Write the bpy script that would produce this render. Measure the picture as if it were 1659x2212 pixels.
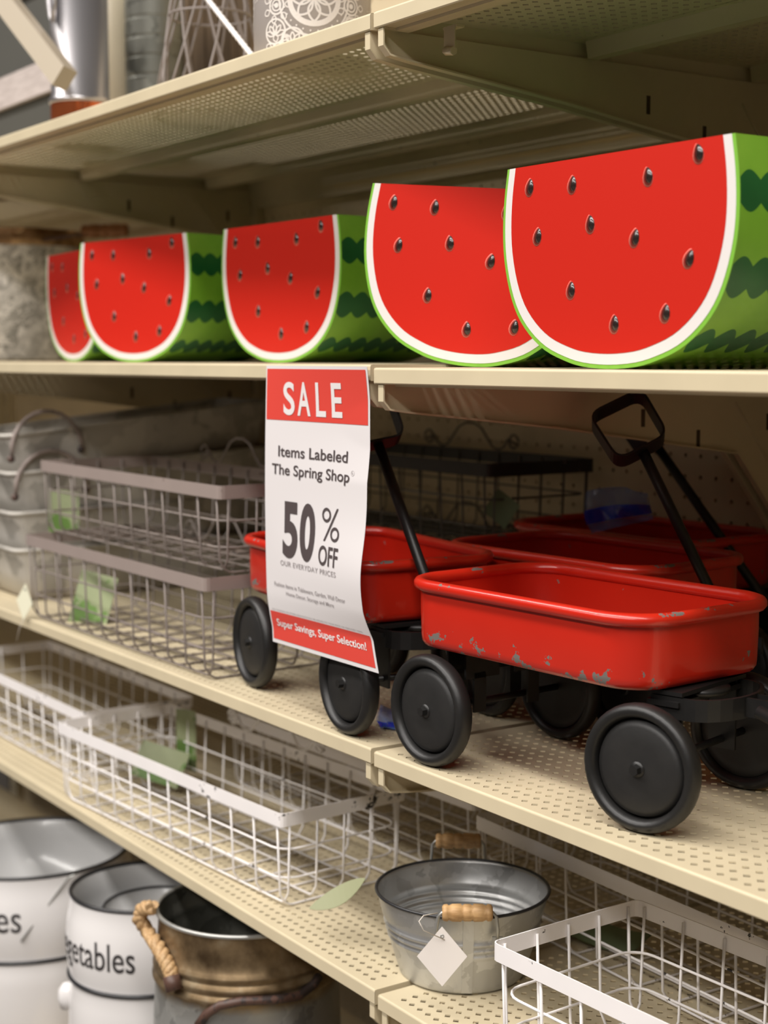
import bpy, bmesh, math, random
from mathutils import Vector, Matrix, Euler

random.seed(7)
for o in list(bpy.data.objects):
    bpy.data.objects.remove(o, do_unlink=True)
SC = bpy.context.scene
COL = SC.collection
PI = math.pi

# ------------------------------------------------------------------ camera
F_PX, CXP, CYP = 3323.0, 829.5, 1106.0
PITCH = math.radians(5.7225)
TH = math.radians(34.0222)
CAM = Vector((1.1551, -0.767, 0.0087))
FH = Vector((-math.cos(TH), math.sin(TH), 0))
RT = Vector((math.sin(TH), math.cos(TH), 0))
UPW = Vector((0, 0, 1))
FW = FH * math.cos(PITCH) - UPW * math.sin(PITCH)
CU = UPW * math.cos(PITCH) + FH * math.sin(PITCH)
cam_data = bpy.data.cameras.new('camera')
cam = bpy.data.objects.new('camera', cam_data)
COL.objects.link(cam)
cam.matrix_world = Matrix(((RT.x, CU.x, -FW.x, CAM.x), (RT.y, CU.y, -FW.y, CAM.y),
                           (RT.z, CU.z, -FW.z, CAM.z), (0, 0, 0, 1)))
cam_data.sensor_fit = 'VERTICAL'
cam_data.sensor_height = 36.0
cam_data.sensor_width = 27.0
cam_data.lens = F_PX / 2212.0 * 36.0
cam_data.clip_start = 0.05
cam_data.dof.use_dof = True
cam_data.dof.focus_distance = 1.28
cam_data.dof.aperture_fstop = 6.0
SC.camera = cam

# ------------------------------------------------------------------ light
world = bpy.data.worlds.new('store_air')
SC.world = world
world.use_nodes = True
wb = world.node_tree.nodes['Background']
wb.inputs[0].default_value = (1.0, 0.94, 0.90, 1)
wb.inputs[1].default_value = 0.025


def area(name, loc, rot, sx, sy, power, color):
    l = bpy.data.lights.new(name, 'AREA')
    l.shape = 'RECTANGLE'
    l.size = sx
    l.size_y = sy
    l.energy = power
    l.color = color
    o = bpy.data.objects.new(name, l)
    COL.objects.link(o)
    o.location = loc
    o.rotation_euler = rot
    return o


# rows of ceiling fluorescents over the aisle and over the neighbouring aisle
area('ceiling_light_row', (0.4, -1.35, 2.5), (0, 0, 0), 7.0, 0.45, 190, (1.0, 0.955, 0.91))
area('ceiling_light_row.001', (0.4, -3.6, 2.6), (0, 0, 0), 7.0, 0.6, 265, (1.0, 0.955, 0.91))
SC.view_settings.view_transform = 'Standard'
SC.view_settings.look = 'None'
SC.view_settings.gamma = 1.0
SC.view_settings.use_curve_mapping = False
SC.view_settings.exposure = 0.25


# ------------------------------------------------------------------ helpers
def at(px, py, x=None, y=None, z=None):
    d = FW + RT * ((px - CXP) / F_PX) - CU * ((py - CYP) / F_PX)
    if x is not None:
        t = (x - CAM.x) / d.x
    elif y is not None:
        t = (y - CAM.y) / d.y
    else:
        t = (z - CAM.z) / d.z
    return CAM + d * t


class MB:
    def __init__(self):
        self.v, self.f, self.m, self.s = [], [], [], []

    def face(self, idx, mat=0, smooth=False):
        self.f.append(tuple(idx)); self.m.append(mat); self.s.append(smooth)

    def add(self, verts, faces, mat=0, smooth=False):
        b = len(self.v)
        self.v += [tuple(p) for p in verts]
        for f in faces:
            self.face([i + b for i in f], mat, smooth)
        return b

    def box(self, x0, x1, y0, y1, z0, z1, mat=0, M=None):
        vs = [Vector((x, y, z)) for z in (z0, z1) for y in (y0, y1) for x in (x0, x1)]
        if M is not None:
            vs = [M @ v for v in vs]
        self.add(vs, [(0, 2, 3, 1), (4, 5, 7, 6), (0, 1, 5, 4), (2, 6, 7, 3), (0, 4, 6, 2), (1, 3, 7, 5)], mat)

    def tube(self, pts, r, n=6, closed=False, mat=0, caps=True, rs=None):
        pts = [Vector(p) for p in pts]
        N = len(pts)
        rings = []
        up = None
        for i in range(N):
            if closed:
                t = pts[(i + 1) % N] - pts[(i - 1) % N]
            else:
                t = pts[min(i + 1, N - 1)] - pts[max(i - 1, 0)]
            if t.length < 1e-9:
                t = Vector((0, 0, 1))
            t.normalize()
            if up is None:
                up = Vector((0, 0, 1)) if abs(t.z) < 0.9 else Vector((0, 1, 0))
            up = up - t * up.dot(t)
            if up.length < 1e-6:
                up = t.orthogonal()
            up.normalize()
            sd = t.cross(up)
            rr = rs[i] if rs else r
            rings.append([pts[i] + (up * math.cos(2 * PI * k / n) + sd * math.sin(2 * PI * k / n)) * rr for k in range(n)])
        b = self.add([p for ring in rings for p in ring], [])
        M = N if closed else N - 1
        for i in range(M):
            j = (i + 1) % N
            for k in range(n):
                k2 = (k + 1) % n
                self.face((b + i * n + k, b + i * n + k2, b + j * n + k2, b + j * n + k), mat, True)
        if caps and not closed:
            self.face([b + k for k in range(n)][::-1], mat)
            self.face([b + (N - 1) * n + k for k in range(n)], mat)

    def strap(self, pts, normal_fn, w, t, closed=False, mat=0):
        """flat bar swept along pts; width along normal_fn(i), thickness in the bend plane"""
        pts = [Vector(p) for p in pts]
        N = len(pts)
        vs = []
        for i in range(N):
            if closed:
                tg = pts[(i + 1) % N] - pts[(i - 1) % N]
            else:
                tg = pts[min(i + 1, N - 1)] - pts[max(i - 1, 0)]
            tg.normalize()
            nw = Vector(normal_fn(i))
            nw = (nw - tg * nw.dot(tg)).normalized()
            nt = tg.cross(nw)
            for a, c in ((-1, -1), (1, -1), (1, 1), (-1, 1)):
                vs.append(pts[i] + nw * (a * w / 2) + nt * (c * t / 2))
        b = self.add(vs, [])
        M = N if closed else N - 1
        for i in range(M):
            j = (i + 1) % N
            for k in range(4):
                k2 = (k + 1) % 4
                self.face((b + i * 4 + k, b + i * 4 + k2, b + j * 4 + k2, b + j * 4 + k), mat)
        if not closed:
            self.face([b, b + 1, b + 2, b + 3][::-1], mat)
            e = b + (N - 1) * 4
            self.face([e, e + 1, e + 2, e + 3], mat)

    def lathe(self, prof, n=32, mat=0, axis='Z', c=(0, 0, 0), closed=False, smooth=True, mats=None):
        c = Vector(c)
        vs = []
        for (r, h) in prof:
            for k in range(n):
                a = 2 * PI * k / n
                if axis == 'Z':
                    p = Vector((r * math.cos(a), r * math.sin(a), h))
                elif axis == 'Y':
                    p = Vector((r * math.cos(a), h, r * math.sin(a)))
                else:
                    p = Vector((h, r * math.cos(a), r * math.sin(a)))
                vs.append(c + p)
        b = self.add(vs, [])
        m = len(prof)
        for i in range(m if closed else m - 1):
            j = (i + 1) % m
            for k in range(n):
                k2 = (k + 1) % n
                self.face((b + i * n + k, b + i * n + k2, b + j * n + k2, b + j * n + k), mats[i] if mats else mat, smooth)
        return b

    def loops(self, loops, closed=True, mat=0, smooth=True, cap0=False, cap1=False):
        n = len(loops[0])
        b = self.add([p for l in loops for p in l], [])
        for i in range(len(loops) - 1):
            for k in range(n if closed else n - 1):
                k2 = (k + 1) % n
                self.face((b + i * n + k, b + i * n + k2, b + (i + 1) * n + k2, b + (i + 1) * n + k), mat, smooth)
        if cap0:
            self.face([b + k for k in range(n)][::-1], mat)
        if cap1:
            e = b + (len(loops) - 1) * n
            self.face([e + k for k in range(n)], mat)

    def mesh(self, name):
        me = bpy.data.meshes.new(name)
        me.from_pydata(self.v, [], self.f)
        me.polygons.foreach_set('material_index', self.m)
        me.polygons.foreach_set('use_smooth', self.s)
        me.update()
        return me

    def build(self, name, mats, parent=None):
        me = self.mesh(name)
        for m in (mats if isinstance(mats, (list, tuple)) else [mats]):
            me.materials.append(m)
        return obj(name, me, parent)


def obj(name, me, parent=None):
    o = bpy.data.objects.new(name, me)
    COL.objects.link(o)
    if parent is not None:
        o.parent = parent
    return o


def tag(o, label, cat, group=None):
    o['label'] = label
    o['category'] = cat
    if group:
        o['group'] = group
    return o


def thing(name, label, cat, loc=(0, 0, 0), rz=0.0, group=None, rot=None):
    o = bpy.data.objects.new(name, None)
    COL.objects.link(o)
    o.empty_display_size = 0.05
    o.location = loc
    o.rotation_euler = rot if rot else (0, 0, rz)
    return tag(o, label, cat, group)


def struct(o):
    o['kind'] = 'structure'
    return o


def copy_tree(o, parent=None):
    c = o.copy()
    COL.objects.link(c)
    c.parent = parent
    for ch in [k for k in ALLCH(o)]:
        copy_tree(ch, c)
    return c


def ALLCH(o):
    return [k for k in COL.objects if k.parent == o]


def rrect(hl, hw, r, z, n=6, cx=0.0, cy=0.0):
    pts = []
    for (sx, sy, a0) in ((1, 1, 0), (-1, 1, 90), (-1, -1, 180), (1, -1, 270)):
        for k in range(n + 1):
            a = math.radians(a0 + 90 * k / n)
            pts.append(Vector((cx + sx * (hl - r) + r * math.cos(a), cy + sy * (hw - r) + r * math.sin(a), z)))
    return pts


# ------------------------------------------------------------------ materials
def mat(name, base, rough=0.5, metal=0.0, spec=0.5, coat=0.0, alpha=1.0):
    m = bpy.data.materials.new(name)
    m.use_nodes = True
    p = m.node_tree.nodes['Principled BSDF']
    p.inputs['Base Color'].default_value = (*base, 1)
    p.inputs['Roughness'].default_value = rough
    p.inputs['Metallic'].default_value = metal
    p.inputs['Specular IOR Level'].default_value = spec
    p.inputs['Coat Weight'].default_value = coat
    p.inputs['Alpha'].default_value = alpha
    return m


def nd(m, t, **kw):
    n = m.node_tree.nodes.new(t)
    for k, v in kw.items():
        setattr(n, k, v)
    return n


def lk(m, a, b):
    m.node_tree.links.new(a, b)


def pbsdf(m):
    return m.node_tree.nodes['Principled BSDF']


def coords(m, kind='Object'):
    return nd(m, 'ShaderNodeTexCoord').outputs[kind]


def noise(m, vec, scale, detail=3.0, rough=0.55):
    n = nd(m, 'ShaderNodeTexNoise')
    n.inputs['Scale'].default_value = scale
    n.inputs['Detail'].default_value = detail
    n.inputs['Roughness'].default_value = rough
    lk(m, vec, n.inputs['Vector'])
    return n.outputs['Fac']


def ramp(m, fac, stops, interp='LINEAR'):
    r = nd(m, 'ShaderNodeValToRGB')
    r.color_ramp.interpolation = interp
    els = r.color_ramp.elements
    while len(els) < len(stops):
        els.new(0.5)
    for e, (p, c) in zip(els, stops):
        e.position = p
        e.color = (*c, 1) if len(c) == 3 else c
    lk(m, fac, r.inputs['Fac'])
    return r.outputs['Color']


def mth(m, op, a, b=None, c=None):
    n = nd(m, 'ShaderNodeMath', operation=op)
    for i, v in enumerate((a, b, c)):
        if v is None:
            continue
        if isinstance(v, (int, float)):
            n.inputs[i].default_value = v
        else:
            lk(m, v, n.inputs[i])
    return n.outputs[0]


def mixc(m, fac, a, b):
    n = nd(m, 'ShaderNodeMix', data_type='RGBA')
    for s, v in ((n.inputs[0], fac), (n.inputs[6], a), (n.inputs[7], b)):
        if isinstance(v, (int, float)):
            s.default_value = v
        elif isinstance(v, tuple):
            s.default_value = (*v, 1)
        else:
            lk(m, v, s)
    return n.outputs[2]


def bump(m, h, strength=0.2, dist=0.001):
    b = nd(m, 'ShaderNodeBump')
    b.inputs['Strength'].default_value = strength
    b.inputs['Distance'].default_value = dist
    lk(m, h, b.inputs['Height'])
    lk(m, b.outputs[0], pbsdf(m).inputs['Normal'])


def set_color(m, c):
    lk(m, c, pbsdf(m).inputs['Base Color'])


def sep(m, vec):
    s = nd(m, 'ShaderNodeSeparateXYZ')
    lk(m, vec, s.inputs[0])
    return s.outputs


def m_paint(name, base, scratch=(0.2, 0.15, 0.09), rough=0.42):
    m = mat(name, base, rough)
    co = coords(m)
    n1 = noise(m, co, 9.0, 4)
    lo = tuple(c * 0.93 for c in base)
    hi = tuple(min(1, c * 1.05) for c in base)
    c1 = ramp(m, n1, [(0.3, lo), (0.7, hi)])
    n2 = noise(m, co, 55.0, 2)
    mk = ramp(m, n2, [(0.765, (0, 0, 0)), (0.785, (1, 1, 1))])
    set_color(m, mixc(m, mk, c1, scratch))
    return m


MT = {}
MT['beige'] = m_paint('beige_shelf_paint', (0.605, 0.518, 0.352))
MT['peg'] = m_paint('beige_pegboard_paint', (0.62, 0.51, 0.335), rough=0.6)
MT['core'] = mat('dark_hardboard', (0.07, 0.045, 0.025), 0.8)
MT['floor'] = m_paint('floor_tile', (0.12, 0.105, 0.09), rough=0.45)


def m_red_enamel():
    m = mat('chipped_red_enamel', (0.6, 0.02, 0.01), 0.28, coat=0.25)
    co = coords(m)
    z = sep(m, co)[2]
    n = noise(m, co, 46.0, 5, 0.62)
    lowz = mth(m, 'MULTIPLY', mth(m, 'LESS_THAN', mth(m, 'ABSOLUTE', mth(m, 'SUBTRACT', z, 0.1155)), 0.010), 0.115)
    rimz = mth(m, 'MULTIPLY', mth(m, 'GREATER_THAN', z, 0.1640), 0.065)
    patch = mth(m, 'MULTIPLY', mth(m, 'SUBTRACT', noise(m, co, 9.0, 2), 0.5), 0.35)
    f = mth(m, 'ADD', mth(m, 'ADD', n, patch), mth(m, 'ADD', lowz, rimz))
    chip = ramp(m, f, [(0.675, (0, 0, 0)), (0.681, (1, 1, 1))])
    n2 = noise(m, co, 6.0, 3)
    red = ramp(m, n2, [(0.3, (0.48, 0.014, 0.005)), (0.7, (0.545, 0.019, 0.007))])
    set_color(m, mixc(m, chip, red, (0.16, 0.14, 0.125)))
    r = nd(m, 'ShaderNodeMapRange')
    lk(m, chip, r.inputs[0])
    r.inputs[3].default_value = 0.28
    r.inputs[4].default_value = 0.6
    lk(m, r.outputs[0], pbsdf(m).inputs['Roughness'])
    return m


MT['red'] = m_red_enamel()


def m_black(name='black_wagon_metal', base=0.011, rough=0.42):
    m = mat(name, (base,) * 3, rough, spec=0.45)
    co = coords(m)
    n = noise(m, co, 60, 3)
    set_color(m, ramp(m, n, [(0.3, (base * 0.85, base * 0.82, base * 0.8)), (0.7, (base * 1.15, base * 1.08, base * 1.02))]))
    n2 = noise(m, co, 400, 2)
    bump(m, n2, 0.12, 0.0004)
    return m


MT['black'] = m_black()
MT['tire'] = m_black('black_tire', 0.012, 0.42)
MT['disc'] = m_black('black_wheel_disc', 0.015, 0.5)


def m_galv(name, a=(0.30, 0.30, 0.295), b=(0.58, 0.585, 0.58), scale=34.0, rough=0.38, rust=0.0, rz=None, metal=0.75):
    m = mat(name, a, rough, metal)
    co = coords(m)
    v = nd(m, 'ShaderNodeTexVoronoi')
    v.inputs['Scale'].default_value = scale
    wob = noise(m, co, 22, 4)
    mx = nd(m, 'ShaderNodeMix', data_type='VECTOR')
    mx.inputs[0].default_value = 0.12
    lk(m, co, mx.inputs[4])
    cx = nd(m, 'ShaderNodeCombineXYZ')
    for i in range(3):
        lk(m, wob, cx.inputs[i])
    lk(m, cx.outputs[0], mx.inputs[5])
    lk(m, mx.outputs[1], v.inputs['Vector'])
    n = noise(m, co, scale * 0.5, 5)
    s = mth(m, 'ADD', mth(m, 'MULTIPLY', sep(m, v.outputs['Color'])[0], 0.45), mth(m, 'MULTIPLY', n, 0.55))
    c = ramp(m, s, [(0.25, a), (0.72, b)])
    if rust > 0:
        rn = noise(m, co, 26, 5)
        z = sep(m, co)[2]
        mr = nd(m, 'ShaderNodeMapRange')
        lk(m, z, mr.inputs[0])
        mr.inputs[1].default_value = rz[0]
        mr.inputs[2].default_value = rz[1]
        f = mth(m, 'MULTIPLY', mr.outputs[0], mth(m, 'ADD', rn, 0.35))
        rc = ramp(m, rn, [(0.3, (0.08, 0.05, 0.025)), (0.55, (0.27, 0.19, 0.105)), (0.75, (0.45, 0.37, 0.25))])
        c = mixc(m, ramp(m, f, [(0.25, (0, 0, 0)), (0.55, (rust,) * 3)]), c, rc)
    set_color(m, c)
    lk(m, ramp(m, n, [(0.3, (rough - 0.08,) * 3), (0.7, (rough + 0.15,) * 3)]), pbsdf(m).inputs['Roughness'])
    return m


MT['galv'] = m_galv('galvanized_tub_steel', (0.38, 0.38, 0.375), (0.60, 0.605, 0.60), 26)
MT['galv_light'] = m_galv('whitewashed_galvanized_steel', (0.30, 0.28, 0.245), (0.56, 0.53, 0.48), 22, 0.5, 0.5, (0.03, -0.02), metal=0.15)
MT['galv_rust'] = m_galv('galvanized_steel_with_rusty_neck', (0.26, 0.26, 0.25), (0.5, 0.5, 0.48), 24, 0.45, 1.0, (0.305, 0.335))
MT['galv_blotch'] = m_galv('blotchy_galvanized_steel', (0.30, 0.29, 0.27), (0.98, 0.95, 0.92), 75, 0.5, metal=0.2)
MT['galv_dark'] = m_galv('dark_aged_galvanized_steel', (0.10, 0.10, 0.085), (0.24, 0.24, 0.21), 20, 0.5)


def m_chip_paint(name, base, chip, thr=0.66, scale=70.0, rough=0.5):
    m = mat(name, base, rough)
    co = coords(m)
    n = noise(m, co, scale, 4, 0.6)
    big = noise(m, co, 7.0, 2)
    f = mth(m, 'ADD', mth(m, 'MULTIPLY', n, 0.6), mth(m, 'MULTIPLY', big, 0.55))
    k = ramp(m, f, [(thr, (0, 0, 0)), (thr + 0.012, (1, 1, 1))])
    v = ramp(m, noise(m, co, 14, 3), [(0.3, tuple(c * 0.93 for c in base)), (0.7, base)])
    set_color(m, mixc(m, k, v, chip))
    return m


MT['white_wire'] = m_chip_paint('distressed_white_paint', (0.86, 0.825, 0.81), (0.05, 0.045, 0.04), 0.735)
MT['white_rim'] = m_chip_paint('distressed_white_rim_paint', (0.87, 0.83, 0.82), (0.04, 0.035, 0.03), 0.715, 110)
MT['taupe'] = m_chip_paint('distressed_taupe_paint', (0.225, 0.188, 0.168), (0.11, 0.09, 0.075), 0.70)
MT['taupe_rim'] = m_chip_paint('distressed_taupe_rim_paint', (0.31, 0.25, 0.225), (0.14, 0.11, 0.09), 0.71)
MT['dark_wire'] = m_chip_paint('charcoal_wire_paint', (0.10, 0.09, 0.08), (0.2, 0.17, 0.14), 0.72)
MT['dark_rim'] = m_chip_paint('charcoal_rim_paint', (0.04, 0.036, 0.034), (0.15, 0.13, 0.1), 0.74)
MT['enamel'] = mat('white_enamel', (0.77, 0.745, 0.735), 0.22, coat=0.4)
MT['enamel_in'] = mat('grey_enamel_inside', (0.50, 0.50, 0.50), 0.25, coat=0.3)
MT['enamel_edge'] = mat('black_enamel_edge', (0.02, 0.02, 0.022), 0.3)
MT['print_black'] = mat('black_print', (0.035, 0.03, 0.03), 0.5)


def m_wood(name, a, b, axis_scale=(60, 60, 12)):
    m = mat(name, a, 0.55)
    co = coords(m)
    mp = nd(m, 'ShaderNodeMapping')
    mp.inputs['Scale'].default_value = axis_scale
    lk(m, co, mp.inputs[0])
    n = noise(m, mp.outputs[0], 3.0, 4)
    set_color(m, ramp(m, n, [(0.3, a), (0.7, b)]))
    return m


MT['wood'] = m_wood('turned_light_wood', (0.40, 0.22, 0.085), (0.62, 0.39, 0.18), (15, 90, 90))
MT['wood_dark'] = m_wood('reddish_brown_wood', (0.22, 0.085, 0.03), (0.38, 0.16, 0.06), (15, 90, 90))
MT['wood_grey'] = m_wood('greyed_pinkish_wood', (0.42, 0.36, 0.335), (0.60, 0.53, 0.50), (8, 60, 60))
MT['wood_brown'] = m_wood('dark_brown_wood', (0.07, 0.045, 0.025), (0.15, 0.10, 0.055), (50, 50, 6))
MT['rope'] = m_wood('jute_rope', (0.35, 0.20, 0.085), (0.62, 0.42, 0.22), (120, 120, 120))
MT['rust_iron'] = m_chip_paint('brown_rusted_iron', (0.09, 0.045, 0.032), (0.03, 0.02, 0.018), 0.62)
MT['tan_tube'] = mat('tan_metal_tube', (0.40, 0.34, 0.255), 0.45)
MT['chalk'] = mat('dark_grey_chalk_panel', (0.07, 0.068, 0.058), 0.7)
MT['chrome'] = mat('bright_tin', (0.55, 0.53, 0.545), 0.30, 0.85)
MT['copper'] = mat('copper_band', (0.66, 0.17, 0.06), 0.25, 0.8)
MT['cream'] = mat('cream_enamel', (0.80, 0.71, 0.53), 0.3)
MT['paper'] = mat('white_sign_paper', (0.70, 0.665, 0.665), 0.45)
MT['sign_red'] = mat('sign_red_print', (0.66, 0.062, 0.045), 0.4)
MT['sign_white'] = mat('sign_white_print', (0.74, 0.70, 0.69), 0.45)
MT['sign_text'] = mat('sign_charcoal_print', (0.075, 0.058, 0.058), 0.5)
MT['sign_grey'] = mat('sign_grey_print', (0.33, 0.30, 0.30), 0.5)
MT['tag_paper'] = mat('cream_tag_card', (0.80, 0.74, 0.69), 0.6)
MT['tag_yellow'] = mat('pale_yellow_tag_card', (0.78, 0.76, 0.58), 0.6)
MT['tag_green'] = m_chip_paint('green_leaf_print_card', (0.30, 0.34, 0.19), (0.12, 0.22, 0.05), 0.60, 40)
MT['tag_greendark'] = mat('green_price_card', (0.17, 0.22, 0.12), 0.5)
MT['tag_olive'] = mat('olive_leaf_card', (0.26, 0.27, 0.15), 0.6)
MT['string'] = mat('cotton_string', (0.72, 0.66, 0.58), 0.8)
MT['melon_red'] = mat('watermelon_flesh_print', (0.54, 0.018, 0.009), 0.33, coat=0.12)
MT['melon_white'] = mat('watermelon_rind_print', (0.72, 0.68, 0.66), 0.35)
MT['seed'] = mat('seed_print', (0.022, 0.014, 0.012), 0.25, coat=0.5)
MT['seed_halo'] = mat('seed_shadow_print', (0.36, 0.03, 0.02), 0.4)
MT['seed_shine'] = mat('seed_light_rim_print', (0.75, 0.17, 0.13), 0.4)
MT['tin_taupe'] = mat('taupe_tin_print', (0.42, 0.375, 0.35), 0.42)
MT['tin_cream'] = mat('cream_tin_print', (0.72, 0.66, 0.60), 0.42)
MT['plastic'] = mat('blue_clear_plastic', (0.12, 0.24, 0.55), 0.12, alpha=0.38)
MT['plastic_blue'] = mat('blue_plastic_stripe', (0.015, 0.05, 0.55), 0.2, alpha=0.85)
MT['steel_wire'] = mat('steel_wire', (0.42, 0.42, 0.40), 0.4, 0.7)


def m_melon_skin():
    m = mat('watermelon_skin_print', (0.2, 0.4, 0.03), 0.32, coat=0.2)
    co = coords(m)
    s = sep(m, co)
    sc = mth(m, 'ABSOLUTE', mth(m, 'SINE', mth(m, 'MULTIPLY', s[1], PI / 0.021)))
    wob = mth(m, 'MULTIPLY', sc, 0.0065)
    masks = []
    for c, h in ((0.1225, 0.0120), (0.0640, 0.0117), (0.0205, 0.0058)):
        d = mth(m, 'ABSOLUTE', mth(m, 'SUBTRACT', s[2], c))
        masks.append(mth(m, 'LESS_THAN', d, mth(m, 'ADD', wob, h - 0.004)))
    k = mth(m, 'MAXIMUM', mth(m, 'MAXIMUM', masks[0], masks[1]), masks[2])
    n = noise(m, co, 18, 3)
    light = ramp(m, n, [(0.3, (0.15, 0.36, 0.025)), (0.7, (0.21, 0.44, 0.04))])
    dark = ramp(m, n, [(0.3, (0.008, 0.085, 0.022)), (0.7, (0.016, 0.12, 0.03))])
    set_color(m, mixc(m, k, light, dark))
    return m


MT['melon_skin'] = m_melon_skin()
MT['melon_edge'] = mat('watermelon_green_edge', (0.20, 0.46, 0.05), 0.35)

# ------------------------------------------------------------------ setting
BAY = 1.22
YB = 0.572                      # pegboard face
Z_FLOOR = -1.16
S1, S2, S3, S4, S5 = 0.3105, 0.0, -0.351, -0.584, -1.02


def peg_mesh():
    """pegboard of one bay with real holes on a one-inch grid; local x 0..BAY, y 0 face, z 0..h"""
    b = MB()
    p = 0.0254
    nx = 47
    x0 = (BAY - nx * p) / 2
    nz = 78
    hr = 0.0027
    H = nz * p
    b.add([(0, 0, 0), (x0, 0, 0), (x0, 0, H), (0, 0, H)], [(0, 1, 2, 3)])
    b.add([(x0 + nx * p, 0, 0), (BAY, 0, 0), (BAY, 0, H), (x0 + nx * p, 0, H)], [(0, 1, 2, 3)])
    for j in range(nz):
        for i in range(nx):
            cx = x0 + (i + .5) * p
            cz = (j + .5) * p
            h = p / 2
            sq = [(cx + h, 0, cz), (cx + h, 0, cz + h), (cx, 0, cz + h), (cx - h, 0, cz + h),
                  (cx - h, 0, cz), (cx - h, 0, cz - h), (cx, 0, cz - h), (cx + h, 0, cz - h)]
            ci = [(cx + hr * math.cos(k * PI / 4), 0, cz + hr * math.sin(k * PI / 4)) for k in range(8)]
            cb = [(q[0], 0.005, q[2]) for q in ci]
            b.add(sq + ci + cb, [(k, 8 + k, 8 + (k + 1) % 8, (k + 1) % 8) for k in range(8)] +
                  [(8 + k, 16 + k, 16 + (k + 1) % 8, 8 + (k + 1) % 8) for k in range(8)])
    return b.mesh('pegboard')


peg = peg_mesh()
peg.materials.append(MT['peg'])
PZ0 = -0.1081 - 0.0127 - 0.0254 * 40
for k, nm in ((-1, 'wall_back_pegboard'), (0, 'wall_back_pegboard.001'), (-2, 'wall_back_pegboard.002')):
    o = obj('wall_back_pegboard', peg)
    o.location = (BAY * k + 0.0, YB, PZ0)
    struct(o)
b = MB()
b.box(-2.6, 1.4, YB + 0.028, YB + 0.04, Z_FLOOR, PZ0 + 78 * 0.0254)
struct(b.build('wall_back', MT['core']))
b = MB()
b.box(-5, 5, -5, 3, Z_FLOOR - 0.05, Z_FLOOR)
struct(b.build('floor', MT['floor']))
upr = MB()
upr.box(-0.022, 0.022, -0.018, 0.026, 0, 2.0)
for i in range(38):
    for sx in (-0.008, 0.008):
        upr.box(sx - 0.0016, sx + 0.0016, -0.0184, -0.0175, 0.04 + i * 0.0508, 0.04 + i * 0.0508 + 0.028, 1)
um = upr.mesh('upright')
um.materials.append(MT['beige'])
um.materials.append(MT['core'])
for i, x in enumerate((0.0, -BAY, BAY, -2 * BAY)):
    o = obj('trim_%d' % (i + 1), um)
    o.location = (x, YB, Z_FLOOR)
    struct(o)


# ------------------------------------------------------------------ shelves
SW, SD = 1.2145, 0.553


def deck_mesh():
    b = MB()
    p = 0.0127
    t = 0.0013
    hs = 0.0050 / math.sqrt(2)          # half diagonal of the square hole
    nx = 93
    ny = 41
    x0 = (SW - nx * p) / 2
    y0 = 0.0138 - p / 2
    lip = 0.0146
    # plain margins, top and underside
    for zz in (0.0, -t):
        for (a, c, d, e) in ((0.0, x0, 0.002, SD), (x0 + nx * p, SW, 0.002, SD), (x0, x0 + nx * p, 0.002, y0), (x0, x0 + nx * p, y0 + ny * p, SD)):
            b.add([(a, d, zz), (c, d, zz), (c, e, zz), (a, e, zz)], [(0, 1, 2, 3)] if zz == 0 else [(3, 2, 1, 0)])
    h = p / 2
    for j in range(ny):
        for i in range(nx):
            cx = x0 + (i + .5) * p
            cy = y0 + (j + .5) * p
            for zz in (0.0, -t):
                sq = [(cx + h, cy - h, zz), (cx + h, cy + h, zz), (cx - h, cy + h, zz), (cx - h, cy - h, zz)]
                di = [(cx + hs, cy, zz), (cx, cy + hs, zz), (cx - hs, cy, zz), (cx, cy - hs, zz)]
                fs = [(0, 1, 4), (1, 5, 4), (1, 2, 5), (2, 6, 5), (2, 3, 6), (3, 7, 6), (3, 0, 7), (0, 4, 7)]
                if zz < 0:
                    fs = [f[::-1] for f in fs]
                q = b.add(sq + di, fs)
                if zz == 0:
                    q0 = q
            for k in range(4):
                k2 = (k + 1) % 4
                b.face((q0 + 4 + k, q0 + 4 + k2, q + 4 + k2, q + 4 + k))
    # rounded front lip with return flange
    pr = [(0.002 + 0.0, 0.0)]
    r = 0.0022
    pr = [(r - r * math.sin(a), -r + r * math.cos(a)) for a in [k * PI / 8 for k in range(5)]]
    pr += [(0.0, -lip + 0.001), (0.001, -lip), (0.014, -lip), (0.014, -lip + t), (t, -lip + t), (t, -t), (r, -t)]
    n = len(pr)
    q = b.add([(0, y, z) for y, z in pr] + [(SW, y, z) for y, z in pr], [])
    for k in range(n - 1):
        b.face((q + k, q + k + 1, q + n + k + 1, q + n + k), 0, k < 4)
    # end flanges
    for xa, xb in ((0.0, 0.0012), (SW - 0.0012, SW)):
        b.box(xa, xb, 0.0005, SD, -lip, -0.0002)
    b.box(0, SW, SD, SD + 0.0015, -0.03, 0)
    return b.mesh('deck')


def channel_mesh():
    b = MB()
    w, hgt, fl = 0.020, 0.017, 0.008
    prof = [(-w / 2 - fl, -0.0015), (-w / 2, -0.0015), (-w / 2 + 0.003, -hgt), (w / 2 - 0.003, -hgt), (w / 2, -0.0015), (w / 2 + fl, -0.0015)]
    n = len(prof)
    q = b.add([(0.012, y, z) for y, z in prof] + [(SW - 0.012, y, z) for y, z in prof], [])
    for k in range(n - 1):
        b.face((q + k + 1, q + k, q + n + k, q + n + k + 1))
    b.face((q + 1, q + 2, q + 3, q + 4))
    b.face((q + n + 4, q + n + 3, q + n + 2, q + n + 1))
    return b.mesh('stiffener_channel')


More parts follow.
